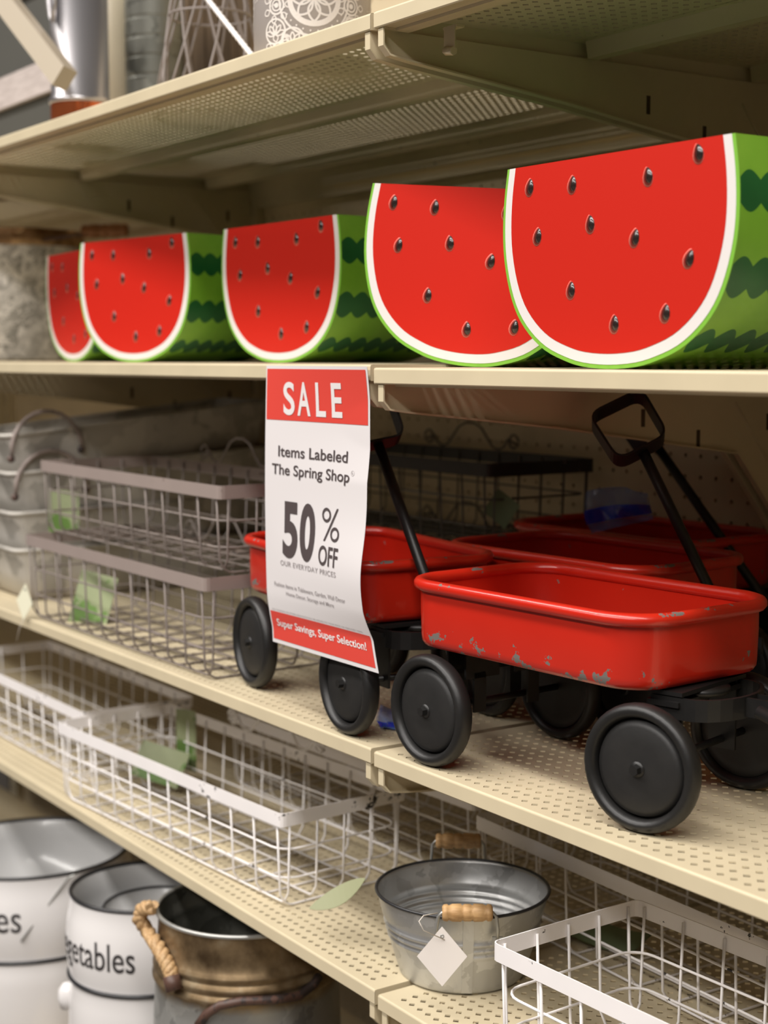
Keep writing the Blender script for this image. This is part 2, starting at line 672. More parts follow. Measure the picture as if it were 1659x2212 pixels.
def bracket_mesh():
    """side plate in the yz plane, folded flange along its lower edge"""
    b = MB()
    top = -0.0155
    prof = [(0.003, top), (0.003, -0.030), (0.010, -0.0375), (0.031, -0.0405), (0.213, -0.0597), (0.457, -0.092),
            (0.5174, -0.161), (0.548, -0.20), (0.556, -0.20), (0.556, top)]
    t = 0.0022
    n = len(prof)
    q = b.add([(0, y, z) for y, z in prof] + [(t, y, z) for y, z in prof], [])
    b.face([q + k for k in range(n)])
    b.face([q + n + k for k in range(n)][::-1])
    for k in range(n):
        k2 = (k + 1) % n
        b.face((q + k, q + n + k, q + n + k2, q + k2))
    # folded flange
    b.strap([(0.0042, y, z) for y, z in prof[0:8]], lambda i: (1, 0, 0), 0.0080, 0.0016)
    # crease along the rear gusset, top tab and dark slots
    for (ya, za, yb, zb) in ((0.4566, -0.0388, 0.5155, -0.1103),):
        b.tube([(t, ya, za), (t, yb, zb)], 0.0016, 5)
    b.box(0.0, 0.010, 0.003, 0.020, top, top + 0.0012)
    for y, z in ((0.3212, -0.052), (0.40, -0.075), (0.505, -0.06)):
        b.box(t, t + 0.0005, y, y + 0.005, z - 0.009, z + 0.009, 1)
    return b.mesh('bracket')


deck = deck_mesh()
deck.materials.append(MT['beige'])
chan = channel_mesh()
chan.materials.append(MT['beige'])
brk = bracket_mesh()
brk.materials.append(MT['beige'])
brk.materials.append(MT['core'])


def clip_mesh():
    b = MB()
    b.box(-0.008, 0.008, -0.001, 0.0, -0.014, 0.006)
    b.box(-0.010, 0.010, -0.0005, 0.008, 0.004, 0.006)
    b.tube([(-0.006, -0.0005, -0.014), (0.006, -0.0005, -0.016)], 0.004, 6)
    return b.mesh('clip')


clip = clip_mesh()
clip.materials.append(MT['beige'])

LEVELS = [('top', S1, S1, 0.0), ('melon', S2 + 0.0027, S2, 0.0), ('wagon', S3 + 0.0015, S3, 0.0), ('basket', S4 + 0.0025, S4, 0.004), ('base', S5, S5, -0.06)]
WHERE = {'top': 'topmost shelf in view', 'melon': 'shelf carrying the watermelon boxes', 'wagon': 'shelf under the red wagons',
         'basket': 'shelf under the white wire baskets', 'base': 'lowest deck under the enamel pots'}
for nm, zl, zr, yo in LEVELS:
    for bay, bx, zz, wh in (('left', -BAY, zl, 'left bay'), ('right', 0.0, zr, 'right bay'), ('far', -2 * BAY, zl, 'bay beyond the left upright')):
        t = thing('gondola_shelf', 'beige perforated steel %s, %s' % (WHERE[nm], wh), 'shelf', (bx + 0.00275, yo, zz), 0, 'beige gondola shelves')
        obj('deck', deck, t)
        for y in (0.022, 0.245, 0.47):
            c = obj('stiffener_channel', chan, t)
            c.location = (0, y, 0)
        for xo, sx in ((0.0035, 1), (SW - 0.0035, -1)):
            k = obj('bracket', brk, t)
            k.location = (xo, 0, 0)
            k.scale = (sx, 1, 1)
        if nm == 'top' and bay == 'right':
            c = obj('clip', clip, t)
            c.location = (0.052, 0.045, -0.022)
b = MB()
b.box(-2.5, 1.3, YB - 0.012, YB - 0.001, 0.267, 0.287)
struct(b.build('trim_5', MT['beige']))


# ------------------------------------------------------------------ watermelon boxes
PROF_H = [(0.0, 0.0), (0.030, 0.0018), (0.052, 0.0065), (0.075, 0.0145), (0.0945, 0.027), (0.110, 0.043), (0.1205, 0.063),
          (0.1275, 0.088), (0.1295, 0.112), (0.128, 0.137), (0.124, 0.161)]


def smooth_prof(pts, n=4):
    out = []
    P_ = [(-pts[1][0], pts[1][1])] + pts + [(2 * pts[-1][0] - pts[-2][0], 2 * pts[-1][1] - pts[-2][1])]
    for i in range(1, len(P_) - 2):
        p0, p1, p2, p3 = P_[i - 1:i + 3]
        for k in range(n):
            t = k / n
            out.append(tuple(0.5 * ((2 * p1[c]) + (-p0[c] + p2[c]) * t + (2 * p0[c] - 5 * p1[c] + 4 * p2[c] - p3[c]) * t * t +
                                    (-p0[c] + 3 * p1[c] - 3 * p2[c] + p3[c]) * t ** 3) for c in range(2)))
    out.append(pts[-1])
    return out


_h = smooth_prof(PROF_H, 3)
PROF = [(-u, v) for u, v in _h[::-1]] + _h[1:]          # top left, round the bottom, to top right
HT = 0.161


def inset(d):
    return [(u * (1 - d / 0.1295), HT - (HT - v) * (1 - d / HT)) for u, v in PROF]


MD = 0.168


def melon_body():
    b = MB()
    O = PROF
    I = inset(0.003)
    b.loops([[(u, 0.0008, v) for u, v in O], [(u, MD - 0.0008, v) for u, v in O]][::-1], closed=False, mat=0)
    b.loops([[(u, 0.004, v) for u, v in I], [(u, MD - 0.004, v) for u, v in I]], closed=False, mat=1)
    n = len(O)
    for y, yi, flip in ((0.0, 0.004, False), (MD, MD - 0.004, True)):
        q = b.add([(u, y, v) for u, v in O] + [(u, yi, v) for u, v in I], [])
        f = [q + k for k in range(n)]
        g = [q + n + k for k in range(n)]
        b.face(f if not flip else f[::-1], 1)
        b.face(g[::-1] if not flip else g, 1)
        b.face((q, q + n - 1, q + 2 * n - 1, q + n), 1)
        ys = 0.0008 if not flip else MD - 0.0008
        e = b.add([(u, y, v) for u, v in O] + [(u, ys, v) for u, v in O], [])
        for k in range(n - 1):
            b.face((e + k, e + n + k, e + n + k + 1, e + k + 1) if not flip else (e + k, e + k + 1, e + n + k + 1, e + n + k), 1)
    for s in (0, -1):
        (uo, vo), (ui, vi) = O[s], I[s]
        b.add([(uo, 0, vo), (uo, MD, vo), (ui, MD, vi), (ui, 0, vi)], [(0, 1, 2, 3)], 1)
    return b.mesh('body')


def melon_panel(d, y, name):
    b = MB()
    I = inset(d)
    n = len(I)
    q = b.add([(u, y, v) for u, v in I] + [(u, 0.0, v) for u, v in I], [])
    b.face([q + k for k in range(n)])
    for k in range(n):
        k2 = (k + 1) % n
        b.face((q + k, q + n + k, q + n + k2, q + k2))
    return b.mesh(name)


def seed_mesh():
    b = MB()

    def drop(sx, sz, ox, oz, y, ntop, mat_i):
        pts = []
        for k in range(14):
            a = 2 * PI * k / 14
            x = math.sin(a) * (1 - 0.42 * max(0, math.cos(a)) ** 1.3)
            z = math.cos(a) * (1.15 if math.cos(a) > 0 else 0.9)
            pts.append((ox + x * sx, y, oz + z * sz))
        q = b.add(pts + [(ox, y - ntop, oz)] + [(p[0], 0.0, p[2]) for p in pts], [])
        for k in range(14):
            b.face((q + (k + 1) % 14, q + k, q + 14), mat_i, True)
            b.face((q + k, q + (k + 1) % 14, q + 15 + (k + 1) % 14, q + 15 + k), mat_i)
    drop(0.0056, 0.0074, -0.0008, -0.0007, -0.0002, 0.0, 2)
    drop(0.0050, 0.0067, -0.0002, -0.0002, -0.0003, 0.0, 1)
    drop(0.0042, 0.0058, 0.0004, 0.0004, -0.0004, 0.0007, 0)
    return b.mesh('seed')


mb_ = melon_body()
for k in ('melon_skin', 'melon_edge'):
    mb_.materials.append(MT[k])
mrind = melon_panel(0.0032, -0.0003, 'rind')
mrind.materials.append(MT['melon_white'])
mflesh = melon_panel(0.0115, -0.0006, 'flesh')
mflesh.materials.append(MT['melon_red'])
mseed = seed_mesh()
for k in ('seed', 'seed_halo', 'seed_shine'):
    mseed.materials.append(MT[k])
SEEDS = [(-.0946, .1436, 8), (-.043, .1411, 5), (.0407, .1395, -12), (.0908, .1506, -15), (-.0842, .1042, 10), (-.0215, .1096, -8),
         (.0276, .096, 12), (.0834, .0779, 20), (-.0431, .0603, 178), (.007, .0333, 180), (.0608, .04, 172)]


def melon(loc, rz, roll, label):
    t = thing('watermelon_box', label, 'box', loc, 0, 'watermelon boxes in a row', rot=(0, math.radians(roll), math.radians(rz)))
    t.rotation_mode = 'XYZ'
    obj('body', mb_, t)
    f = obj('rind', mrind, t)
    g = obj('flesh', mflesh, t)
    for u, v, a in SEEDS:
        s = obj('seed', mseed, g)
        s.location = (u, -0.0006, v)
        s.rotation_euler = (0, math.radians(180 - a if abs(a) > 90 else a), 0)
    return t


melon((0.2787, 0.030, 0.0003), 0.0, 0, 'largest-looking watermelon slice box, rightmost on the shelf, striped green side cut off by the frame')
melon((0.014, 0.086, 0.0018), 14.0, 6.0, 'watermelon slice box partly hidden behind the rightmost watermelon box, tipped slightly to the right')
melon((-0.403, 0.137, 0.003), 2.0, 0, 'middle watermelon slice box above the sale sign, standing alone with its green side showing')
melon((-0.715, 0.098, 0.003), 9.0, 0, 'watermelon slice box second from the left, overlapping the leftmost faded one')
melon((-1.005, 0.135, 0.003), -5.0, 0, 'leftmost watermelon slice box, blurred and half hidden beside the galvanized bucket')


# ------------------------------------------------------------------ wagons
WR = 0.05        # wheel radius


def wagon_tray():
    b = MB()
    hl, hw, r = 0.1410, 0.0842, 0.040
    L = [rrect(hl - 0.020, hw - 0.020, r - 0.018, 0.1050), rrect(hl - 0.009, hw - 0.009, r - 0.008, 0.1050), rrect(hl - 0.0035, hw - 0.0035, r - 0.003, 0.1068),
         rrect(hl - 0.0012, hw - 0.0012, r - 0.001, 0.1105), rrect(hl - 0.0005, hw - 0.0005, r, 0.1150), rrect(hl, hw, r, 0.1390), rrect(hl, hw, r, 0.1605)]
    b.loops(L, cap0=True)
    t = 0.0016
    L2 = [rrect(hl - t, hw - t, r - t, 0.1605), rrect(hl - t, hw - t, r - t, 0.1150), rrect(hl - 0.004, hw - 0.004, r - 0.004, 0.1095),
          rrect(hl - 0.010, hw - 0.010, r - 0.009, 0.1066), rrect(hl - 0.02, hw - 0.02, r - 0.018, 0.1062)]
    b.loops(L2, cap1=True)
    return b.mesh('tray')


def wagon_rim():
    b = MB()
    b.tube(rrect(0.1420, 0.0850, 0.041, 0.1610, 8), 0.0056, 10, closed=True)
    return b.mesh('rim')


def wheel_tire():
    b = MB()
    pr = []
    rc, rw, rt = 0.0443, 0.0085, 0.0057
    for k in range(16):
        a = 2 * PI * k / 16
        pr.append((rc + rt * math.cos(a), rw * math.sin(a)))
    b.lathe(pr, 40, axis='Y', closed=True)
    return b.mesh('wheel')


def wheel_disc():
    b = MB()
    pr = [(0.0, -0.0062), (0.020, -0.0060), (0.032, -0.0050), (0.0362, -0.0034), (0.0374, -0.0008), (0.0385, 0.0008), (0.0400, 0.002),
          (0.0385, 0.0045), (0.03, 0.0040), (0.0, 0.0045)]
    b.lathe(pr, 40, axis='Y')
    return b.mesh('disc')


def wheel_bolt():
    b = MB()
    n = 6
    pts = [(0.0044 * math.cos(k * PI / 3 + .3), 0.0044 * math.sin(k * PI / 3 + .3)) for k in range(6)]
    q = b.add([(x, -0.0055, z) for x, z in pts] + [(x * 0.93, -0.0122, z * 0.93) for x, z in pts], [])
    b.face([q + 6 + k for k in range(6)])
    for k in range(6):
        b.face((q + k, q + (k + 1) % 6, q + 6 + (k + 1) % 6, q + 6 + k))
    b.lathe([(0.0062, -0.0055), (0.0062, -0.0069), (0.003, -0.0073)], 14, axis='Y')
    return b.mesh('bolt')


def rear_frame():
    b = MB()
    for sx in (-1, 1):
        for sy in (-1, 1):
            b.box(sx * 0.012 - 0.0012, sx * 0.012 + 0.0012, sy * 0.030 - 0.02, sy * 0.030 + 0.02, 0.075, 0.1045)
        b.box(sx * 0.012 - 0.0012, sx * 0.012 + 0.0012, -0.040, -0.026, 0.044, 0.08)
        b.box(sx * 0.012 - 0.0012, sx * 0.012 + 0.0012, 0.026, 0.040, 0.044, 0.08)
    b.box(-0.0135, 0.0135, -0.052, 0.052, 0.101, 0.1048)
    b.tube([(0, -0.080, 0.05), (0, 0.080, 0.05)], 0.0032, 8)
    return b.mesh('rear_axle_frame')


def front_frame():
    b = MB()
    b.box(-0.016, 0.016, -0.050, 0.050, 0.1015, 0.1048)
    b.lathe([(0.0, 0.1015), (0.026, 0.1015), (0.026, 0.0970), (0.0, 0.0970)], 24)
    b.box(-0.014, 0.014, -0.052, 0.052, 0.0930, 0.0972)
    for sy in (-1, 1):
        b.box(-0.012, 0.012, sy * 0.042 - 0.0012, sy * 0.042 + 0.0012, 0.042, 0.102)
    b.tube([(0, -0.080, 0.05), (0, 0.080, 0.05)], 0.0032, 8)
    # curved strap that carries the tongue
    pts = []
    for k in range(13):
        a = math.radians(-90 + 180 * k / 12)
        pts.append((0.018 + 0.030 * math.cos(a), 0.048 * math.sin(a), 0.092))
    pts = [(-0.012, -0.048, 0.092)] + pts + [(-0.012, 0.048, 0.092)]
    b.strap(pts, lambda i: (0, 0, 1), 0.017, 0.003)
    for sy in (-1, 1):
        b.box(0.046, 0.085, sy * 0.0085 - 0.0013, sy * 0.0085 + 0.0013, 0.0845, 0.0995)
    b.tube([(0.078, -0.011, 0.092), (0.078, 0.011, 0.092)], 0.003, 8)
    return b.mesh('front_steering_frame')


WM = {'tray': wagon_tray(), 'rim': wagon_rim(), 'wheel': wheel_tire(), 'disc': wheel_disc(), 'bolt': wheel_bolt(), 'rear': rear_frame(), 'front': front_frame()}
for k, mm in (('tray', 'red'), ('rim', 'red'), ('wheel', 'tire'), ('disc', 'disc'), ('bolt', 'black'), ('rear', 'black'), ('front', 'black')):
    WM[k].materials.append(MT[mm])
WB = 0.1165
TRK = 0.080


def round_quad(c, r=0.012, n=5):
    """closed path through four corners with rounded bends"""
    out = []
    N = len(c)
    for i in range(N):
        p, a, d = Vector(c[i]), Vector(c[i - 1]), Vector(c[(i + 1) % N])
        ta = (a - p).normalized()
        td = (d - p).normalized()
        s, e = p + ta * r, p + td * r
        for k in range(n + 1):
            t = k / n
            out.append(s * (1 - t) ** 2 + p * 2 * t * (1 - t) + e * t * t)
    return out


def wagon(loc, rz, label, steer=0.0, handle=None):
    t = thing('toy_wagon', label, 'wagon', loc, math.radians(rz), 'red toy wagons')
    obj('tray', WM['tray'], t).location = (-0.010, 0, 0)
    obj('rim', WM['rim'], t).location = (-0.010, 0, 0)
    r = obj('rear_axle_frame', WM['rear'], t)
    r.location = (-WB, 0, 0)
    f = obj('front_steering_frame', WM['front'], t)
    f.location = (WB, 0, 0)
    f.rotation_euler = (0, 0, math.radians(steer))
    for sx in (-1, 1):
        for sy in (-1, 1):
            w = obj('wheel', WM['wheel'], t)
            st = math.radians(steer) if sx > 0 else 0
            p = Matrix.Rotation(st, 3, 'Z') @ Vector((0, sy * TRK, WR))
            w.location = (sx * WB + p.x, p.y, WR)
            w.rotation_euler = (0, random.uniform(0, 6) if sy < 0 else random.uniform(0, 6), st + (0 if sy < 0 else PI))
            obj('disc', WM['disc'], w)
            obj('bolt', WM['bolt'], w)
    if handle:
        M = (Matrix.Translation(Vector(loc)) @ Matrix.Rotation(math.radians(rz), 4, 'Z')).inverted()
        base, top, corners = M @ Vector(handle[0]), M @ Vector(handle[1]), [M @ Vector(c) for c in handle[2]]
        b = MB()
        b.tube([base, base.lerp(top, 0.5), top], 0.0052, 12)
        h = b.build('handle', MT['black'], t)
        b = MB()
        path = round_quad(corners, 0.013)
        nrm = (corners[1] - corners[0]).cross(corners[3] - corners[0]).normalized()
        b.strap(path, lambda i: nrm, 0.0185, 0.0024, closed=True)
        b.build('grip', MT['black'], h)
    return t


def grip(top, direction, lateral, w0=0.058, hgt=0.060, w1=0.060):
    d = Vector(direction).normalized()
    l = Vector(lateral).normalized()
    tp = Vector(top)
    return [tp - l * w0 / 2, tp + l * w0 / 2, tp + d * hgt + l * w1 / 2, tp + d * hgt - l * w1 / 2]


# nearest wagon, tongue lowered out of frame to the right
zs = S3 + 0.0002
wagon((0.1820, 0.1025, zs), 4.4, 'large red wagon at the front right of its shelf, chipped paint, empty tray', steer=10.0,
      handle=((0.362, 0.112, S3 + 0.092), (0.600, 0.150, S3 + 0.022), grip((0.600, 0.150, S3 + 0.022), (0.98, 0.16, -0.10), (-0.16, 0.98, 0))))
# wagon behind the sale sign
w2top = Vector((-0.098, 0.072, -0.0755))
w2base = Vector((0.036, 0.064, S3 + 0.0015 + 0.088))
w2d = (w2top - w2base).normalized()
wagon((-0.170, 0.1070, zs + 0.0015), -7.2, 'red wagon half hidden behind the paper sale sign', steer=3.0,
      handle=(w2base, w2top, grip(w2top, w2d, (0.25, 1.0, 0.18), 0.054, 0.052, 0.056)))
# two wagons behind the front one
c3 = [at(1335, 1003, y=.222), at(1442, 948, y=.268), at(1385, 850, y=.268), at(1272, 905, y=.222)]
w3top = (c3[0] + c3[1]) / 2
wagon((-0.020, 0.2920, zs), 4.6, 'red wagon in the middle row behind the front wagon, black handle raised', steer=0.0,
      handle=((0.162, 0.302, S3 + 0.092), w3top, c3))
w4top = at(1420, 965, y=.445)
w4base = Vector((0.048, 0.478, S3 + 0.092))
w4d = (w4top - w4base).normalized()
wagon((-0.140, 0.4740, zs), 3.6, 'red wagon in the back row against the pegboard, thin black handle raised', steer=0.0,
      handle=(w4base, w4top, grip(w4top, w4d, (-0.3, 0.93, 0.2), 0.058, 0.055, 0.058)))


# ------------------------------------------------------------------ wire baskets
def wire_basket(name, label, loc, rz, H, mw, mr, group, L=0.535, W=0.172, rot=None, rim_h=0.015, scroll_side=1, wr=0.00135, nl=12, nw=5):
    t = thing(name, label, 'basket', loc, math.radians(rz), group, rot=rot)
    hl, hw = L / 2, W / 2
    tp = 0.006
    rc = 0.014
    # flat rim band
    b = MB()
    t0 = 0.0012
    lo = [rrect(hl, hw, 0.007, H - rim_h, 3), rrect(hl, hw, 0.007, H, 3), rrect(hl - t0, hw - t0, 0.006, H, 3), rrect(hl - t0, hw - t0, 0.006, H - rim_h, 3)]
    b.loops(lo + [lo[0]], smooth=False)
    b.build('rim', mr, t)

    def uwire(pa, pb, horiz, name_):
        # U-shaped wire: down one side, rounded along the bottom, up the other
        pa, pb = Vector(pa), Vector(pb)
        d = (pb - pa).normalized()
        ba = Vector((pa.x, pa.y, 0)) + d * tp
        bb = Vector((pb.x, pb.y, 0)) - d * tp
        zb = 0.0016 + (wr * 1.6 if horiz else 0)
        pts = [Vector((pa.x, pa.y, H - 0.004)), Vector((ba.x, ba.y, zb + rc)).lerp(Vector((pa.x, pa.y, zb + rc)), 0.4)]
        for k in range(1, 5):
            a = k / 4 * PI / 2
            pts.append(Vector((ba.x, ba.y, 0)) + d * (rc * (1 - math.cos(a))) + Vector((0, 0, zb + rc * (1 - math.sin(a)))))
        for k in range(3, -1, -1):
            a = k / 4 * PI / 2
            pts.append(Vector((bb.x, bb.y, 0)) - d * (rc * (1 - math.cos(a))) + Vector((0, 0, zb + rc * (1 - math.sin(a)))))
        pts[-1] = Vector((bb.x, bb.y, zb + rc)).lerp(Vector((pb.x, pb.y, zb + rc)), 0.4)
        pts.append(Vector((pb.x, pb.y, H - 0.004)))
        w = MB()
        w.tube(pts, wr, 6)
        return w

    e = t0 + wr
    # wires across the basket (all alike: shared mesh)
    w = uwire((0, -hw + e, 0), (0, hw - e, 0), False, 'wire')
    me = w.mesh('wire')
    me.materials.append(mw)
    for i in range(nl):
        o = obj('wire', me, t)
        o.location = (-hl + 0.012 + (L - 0.024) * i / (nl - 1), 0, 0)
    w = uwire((-hl + e, 0, 0), (hl - e, 0, 0), True, 'wire')
    me = w.mesh('long_wire')
    me.materials.append(mw)
    for i in range(nw):
        o = obj('long_wire', me, t)
        o.location = (0, -hw + 0.013 + (W - 0.026) * i / (nw - 1), 0)
    for zf in (0.30, 0.60):
        b = MB()
        k = tp * (1 - zf) * 0.6
        b.tube(rrect(hl - e - k - wr * 1.5, hw - e - k - wr * 1.5, 0.022, H * zf, 5), wr, 6, closed=True)
        b.build('ring_wire', mw, t)
    # scroll handle standing on the rim of each long side
    pts = []
    for k in range(11):
        a = math.radians(200 - 33 * k)
        rr = 0.011 * (1 - 0.025 * k)
        pts.append((-0.098 + rr * math.cos(a), 0, 0.013 + rr * math.sin(a)))
    curl = pts[::-1]
    arc = [(-0.085, 0, 0.016), (-0.078, 0, 0.006), (-0.066, 0, 0.0015), (-0.052, 0, 0.004), (-0.040, 0, 0.016), (-0.026, 0, 0.030), (-0.010, 0, 0.036)]
    half = curl + arc
    full = half + [(-x, y, z) for x, y, z in half[::-1]]
    b = MB()
    b.tube(full, wr * 1.25, 6)
    sm = b.mesh('scroll_handle')
    sm.materials.append(mw)
    for sy in ((1,) if scroll_side == 1 else (1, -1)):
        o = obj('scroll_handle', sm, t)
        o.location = (0, sy * (hw - 0.001), H)
    return t


G_W = 'white wire baskets'
WW, WRM = MT['white_wire'], MT['white_rim']
zb4l, zb4r = S4 + 0.0025, S4
wire_basket('wire_basket', 'distressed white wire basket in the centre, beneath the sale sign, front corner near the tub',
            (-0.4985, 0.101, zb4l), 3.9, 0.108, WW, WRM, G_W)
wire_basket('wire_basket', 'white wire basket at the far left, cut off by the left frame edge',
            (-1.055, 0.130, zb4l), 0.5, 0.108, WW, WRM, G_W)
wire_basket('wire_basket', 'white wire basket at the bottom right corner, in front of the other baskets',
            (0.4395, 0.099, zb4r), 2.4, 0.108, WW, WRM, G_W)
wire_basket('wire_basket', 'white wire basket behind the galvanized tub with flaked black patches on its rim',
            (0.152, 0.285, zb4r), -2.0, 0.108, WW, WRM, G_W)
wire_basket('wire_basket', 'white wire basket at the back, seen through the central white basket',
            (-0.43, 0.315, zb4l), 2.0, 0.108, WW, WRM, G_W)
G_T = 'taupe wire baskets'
zt = S3 + 0.0015
wire_basket('wire_basket', 'taupe wire basket standing on the shelf, lower of the stacked pair left of the wagons',
            (-0.606, 0.089, zt), 0.6, 0.117, MT['taupe'], MT['taupe_rim'], G_T, L=0.525)
wire_basket('wire_basket', 'taupe wire basket stacked on top of another one left of the sale sign',
            (-0.608, 0.112, zt + 0.1172), 0.2, 0.1005, MT['taupe'], MT['taupe_rim'], G_T, L=0.525, rot=(0, 0, 0.003))
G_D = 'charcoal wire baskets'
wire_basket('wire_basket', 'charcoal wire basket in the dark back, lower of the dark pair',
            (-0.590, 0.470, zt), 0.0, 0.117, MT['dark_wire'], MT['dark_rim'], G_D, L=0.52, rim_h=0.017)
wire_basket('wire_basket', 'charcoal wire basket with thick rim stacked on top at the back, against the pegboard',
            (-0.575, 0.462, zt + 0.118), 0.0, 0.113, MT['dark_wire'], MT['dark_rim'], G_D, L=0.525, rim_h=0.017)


# ------------------------------------------------------------------ galvanized tub with wooden handles
def grip_wood(parent, c, direction, length, r, m, name='grip'):
    d = Vector(direction).normalized()
    b = MB()
    prof = [(0.0, -.5), (.72, -.5), (.95, -.47), (1.0, -.40), (.84, -.37), (1.02, -.30), (1.04, -.13), (.84, -.10), (1.0, -.06), (1.0, .06), (.84, .10), (1.04, .13), (1.02, .30), (.84, .37), (1.0, .40), (.95, .47), (.72, .5), (0, .5)]
    b.lathe([(a * r, h * length) for a, h in prof], 16, axis='X')
    o = b.build(name, m, parent)
    o.location = c
    o.rotation_euler = d.to_track_quat('X', 'Z').to_euler()
    return o


def tub():
    t = thing('galvanized_tub', 'round galvanized tub with wooden grips and blank tag, between white baskets', 'tub', (0.0005, 0.104, S4 + 0.0012))
    H, R, rb = 0.082, 0.0835, 0.060
    def rad(z):
        return rb + (R - rb) * (z / H) ** 0.9
    pr = [(0.0, 0.002), (rb - 0.004, 0.002), (rb - 0.001, 0.0), (rb + 0.001, 0.002)]
    zz = [0.006, 0.012, 0.02, 0.028, 0.034]
    for z in zz:
        pr.append((rad(z), z))
    for k in range(3):                       # three raised hoops
        z0 = 0.037 + k * 0.0065
        pr += [(rad(z0), z0), (rad(z0) + 0.0014, z0 + 0.0018), (rad(z0) + 0.0014, z0 + 0.0034), (rad(z0), z0 + 0.0052)]
    for z in (0.06, 0.07, 0.079, H):
        pr.append((rad(z), z))
    inner = [(r - 0.0012, max(z, 0.0035)) for r, z in pr[3:]][::-1] + [(0.0, 0.0035)]
    b = MB()
    b.lathe(pr + inner, 56)
    b.build('body', MT['galv'], t)
    b = MB()
    b.tube([(R * math.cos(2 * PI * k / 56), R * math.sin(2 * PI * k / 56), H) for k in range(56)], 0.0016, 8, closed=True)
    b.build('rim', MT['enamel_edge'], t)
    ang = math.radians(-34)
    v = Vector((math.cos(ang), math.sin(ang), 0))          # towards the viewer side
    l = Vector((-v.y, v.x, 0))
    b = MB()                                                # vertical seam
    for s in (0,):
        a = ang + 0.02
        b.strap([(rad(z) * math.cos(a) + 0.0006 * math.cos(a), rad(z) * math.sin(a) + 0.0006 * math.sin(a), z) for z in (0.002, 0.03, 0.036, 0.045, 0.056, 0.08)], lambda i: l, 0.010, 0.001)
    b.build('seam', MT['galv'], t)
    for s, zt_, out in ((1, 0.089, 0.0), (-1, 0.100, 0.004)):
        c = v * s * (R + 0.004 + out * 0) + Vector((0, 0, zt_))
        b = MB()
        hl = 0.0265
        ears = []
        for q in (-1, 1):
            f = v * s * (rad(0.066) + 0.002) + l * (q * hl * 1.06) + Vector((0, 0, 0.060))
            ears.append(f)
        top = [c - l * hl, c + l * hl]
        path = [ears[0], ears[0] + Vector((0, 0, 0.012)) + v * s * 0.004, top[0] + Vector((0, 0, -0.004)), top[0] + l * 0.003, top[1] - l * 0.003, top[1] + Vector((0, 0, -0.004)),
                ears[1] + Vector((0, 0, 0.012)) + v * s * 0.004, ears[1]]
        b.tube(path, 0.0016, 8)
        for e in ears:
            b.box(-0.005, 0.005, -0.004, 0.004, -0.001, 0.001, 0, Matrix.Translation(e) @ v.to_track_quat('Z', 'Y').to_matrix().to_4x4())
        bail = b.build('bail', MT['steel_wire'], t)
        grip_wood(bail, c, l, 0.046, 0.0078, MT['wood'], 'grip')
    return t


tub()


def hang_tag(label, center, w, h, rot, m, string_pts=None, name='hang_tag'):
    t = thing(name, label, 'tag', center, 0, None, rot=rot)
    b = MB()
    th = 0.0006
    pts = [(0, h / 2), (w / 2, 0), (0, -h / 2), (-w / 2, 0)]
    q = b.add([(x, -th / 2, z) for x, z in pts] + [(x, th / 2, z) for x, z in pts], [])
    b.face([q, q + 3, q + 2, q + 1])
    b.face([q + 4, q + 5, q + 6, q + 7])
    for k in range(4):
        b.face((q + k, q + (k + 1) % 4, q + 4 + (k + 1) % 4, q + 4 + k))
    b.build('card', m, t)
    b = MB()
    b.tube([(0.0014 * math.cos(k * PI / 4), -th, h * 0.34 + 0.0014 * math.sin(k * PI / 4)) for k in range(8)], 0.0005, 5, closed=True)
    b.build('eyelet', MT['steel_wire'], t)
    if string_pts:
        M = (Matrix.Translation(Vector(center)) @ Euler(rot).to_matrix().to_4x4()).inverted()
        b = MB()
        b.tube([M @ Vector(p) for p in string_pts], 0.0005, 5)
        b.build('string', MT['string'], t)
    return t


# blank diamond tag leaning against the tub
tgc = at(955, 2066, x=0.082)
s0 = [at(960, 2030, x=0.082), at(915, 2010, x=0.083), at(905, 1990, x=0.082), at(915, 1978, x=0.080), at(945, 1972, x=0.074)]
hang_tag('blank cream diamond tag leaning on the galvanized tub', tgc, 0.045, 0.053, (math.radians(-8), 0, math.radians(56)), MT['tag_paper'], s0)


# ------------------------------------------------------------------ sale sign
SX0, SZ0 = -0.1827, 0.001
SGW, SGH = 0.1812, 0.2775


def sign_pt(u, v, off=0.0):
    """u across (m), v down (m) -> world point on the gently curling sheet"""
    a = u / SGW
    w = v / SGH
    right = -0.0015 + 0.0040 * math.sin(min(1, w / 0.38) * PI) - 0.0075 * math.exp(-((w - 0.70) / 0.15) ** 2) + 0.014 * max(0, (w - 0.80) / 0.2) ** 1.5
    left = -0.0015 - 0.0028 * math.sin(w * PI) + 0.006 * max(0, (w - 0.82) / 0.18) ** 1.5
    y = -0.0032 + left * (1 - a) + right * a + 0.0015 * math.sin(a * PI) * math.sin(w * PI)
    y = min(y, -0.0015)
    return Vector((SX0 + u + 0.011 * a * max(0, (w - 0.80) / 0.2) ** 1.5 + 0.003 * max(0, (w - 0.8) / 0.2), y - off, SZ0 - v))


sign = thing('sale_sign', 'white and red paper sale sign hanging from the watermelon shelf edge', 'sign', (0, 0, 0))


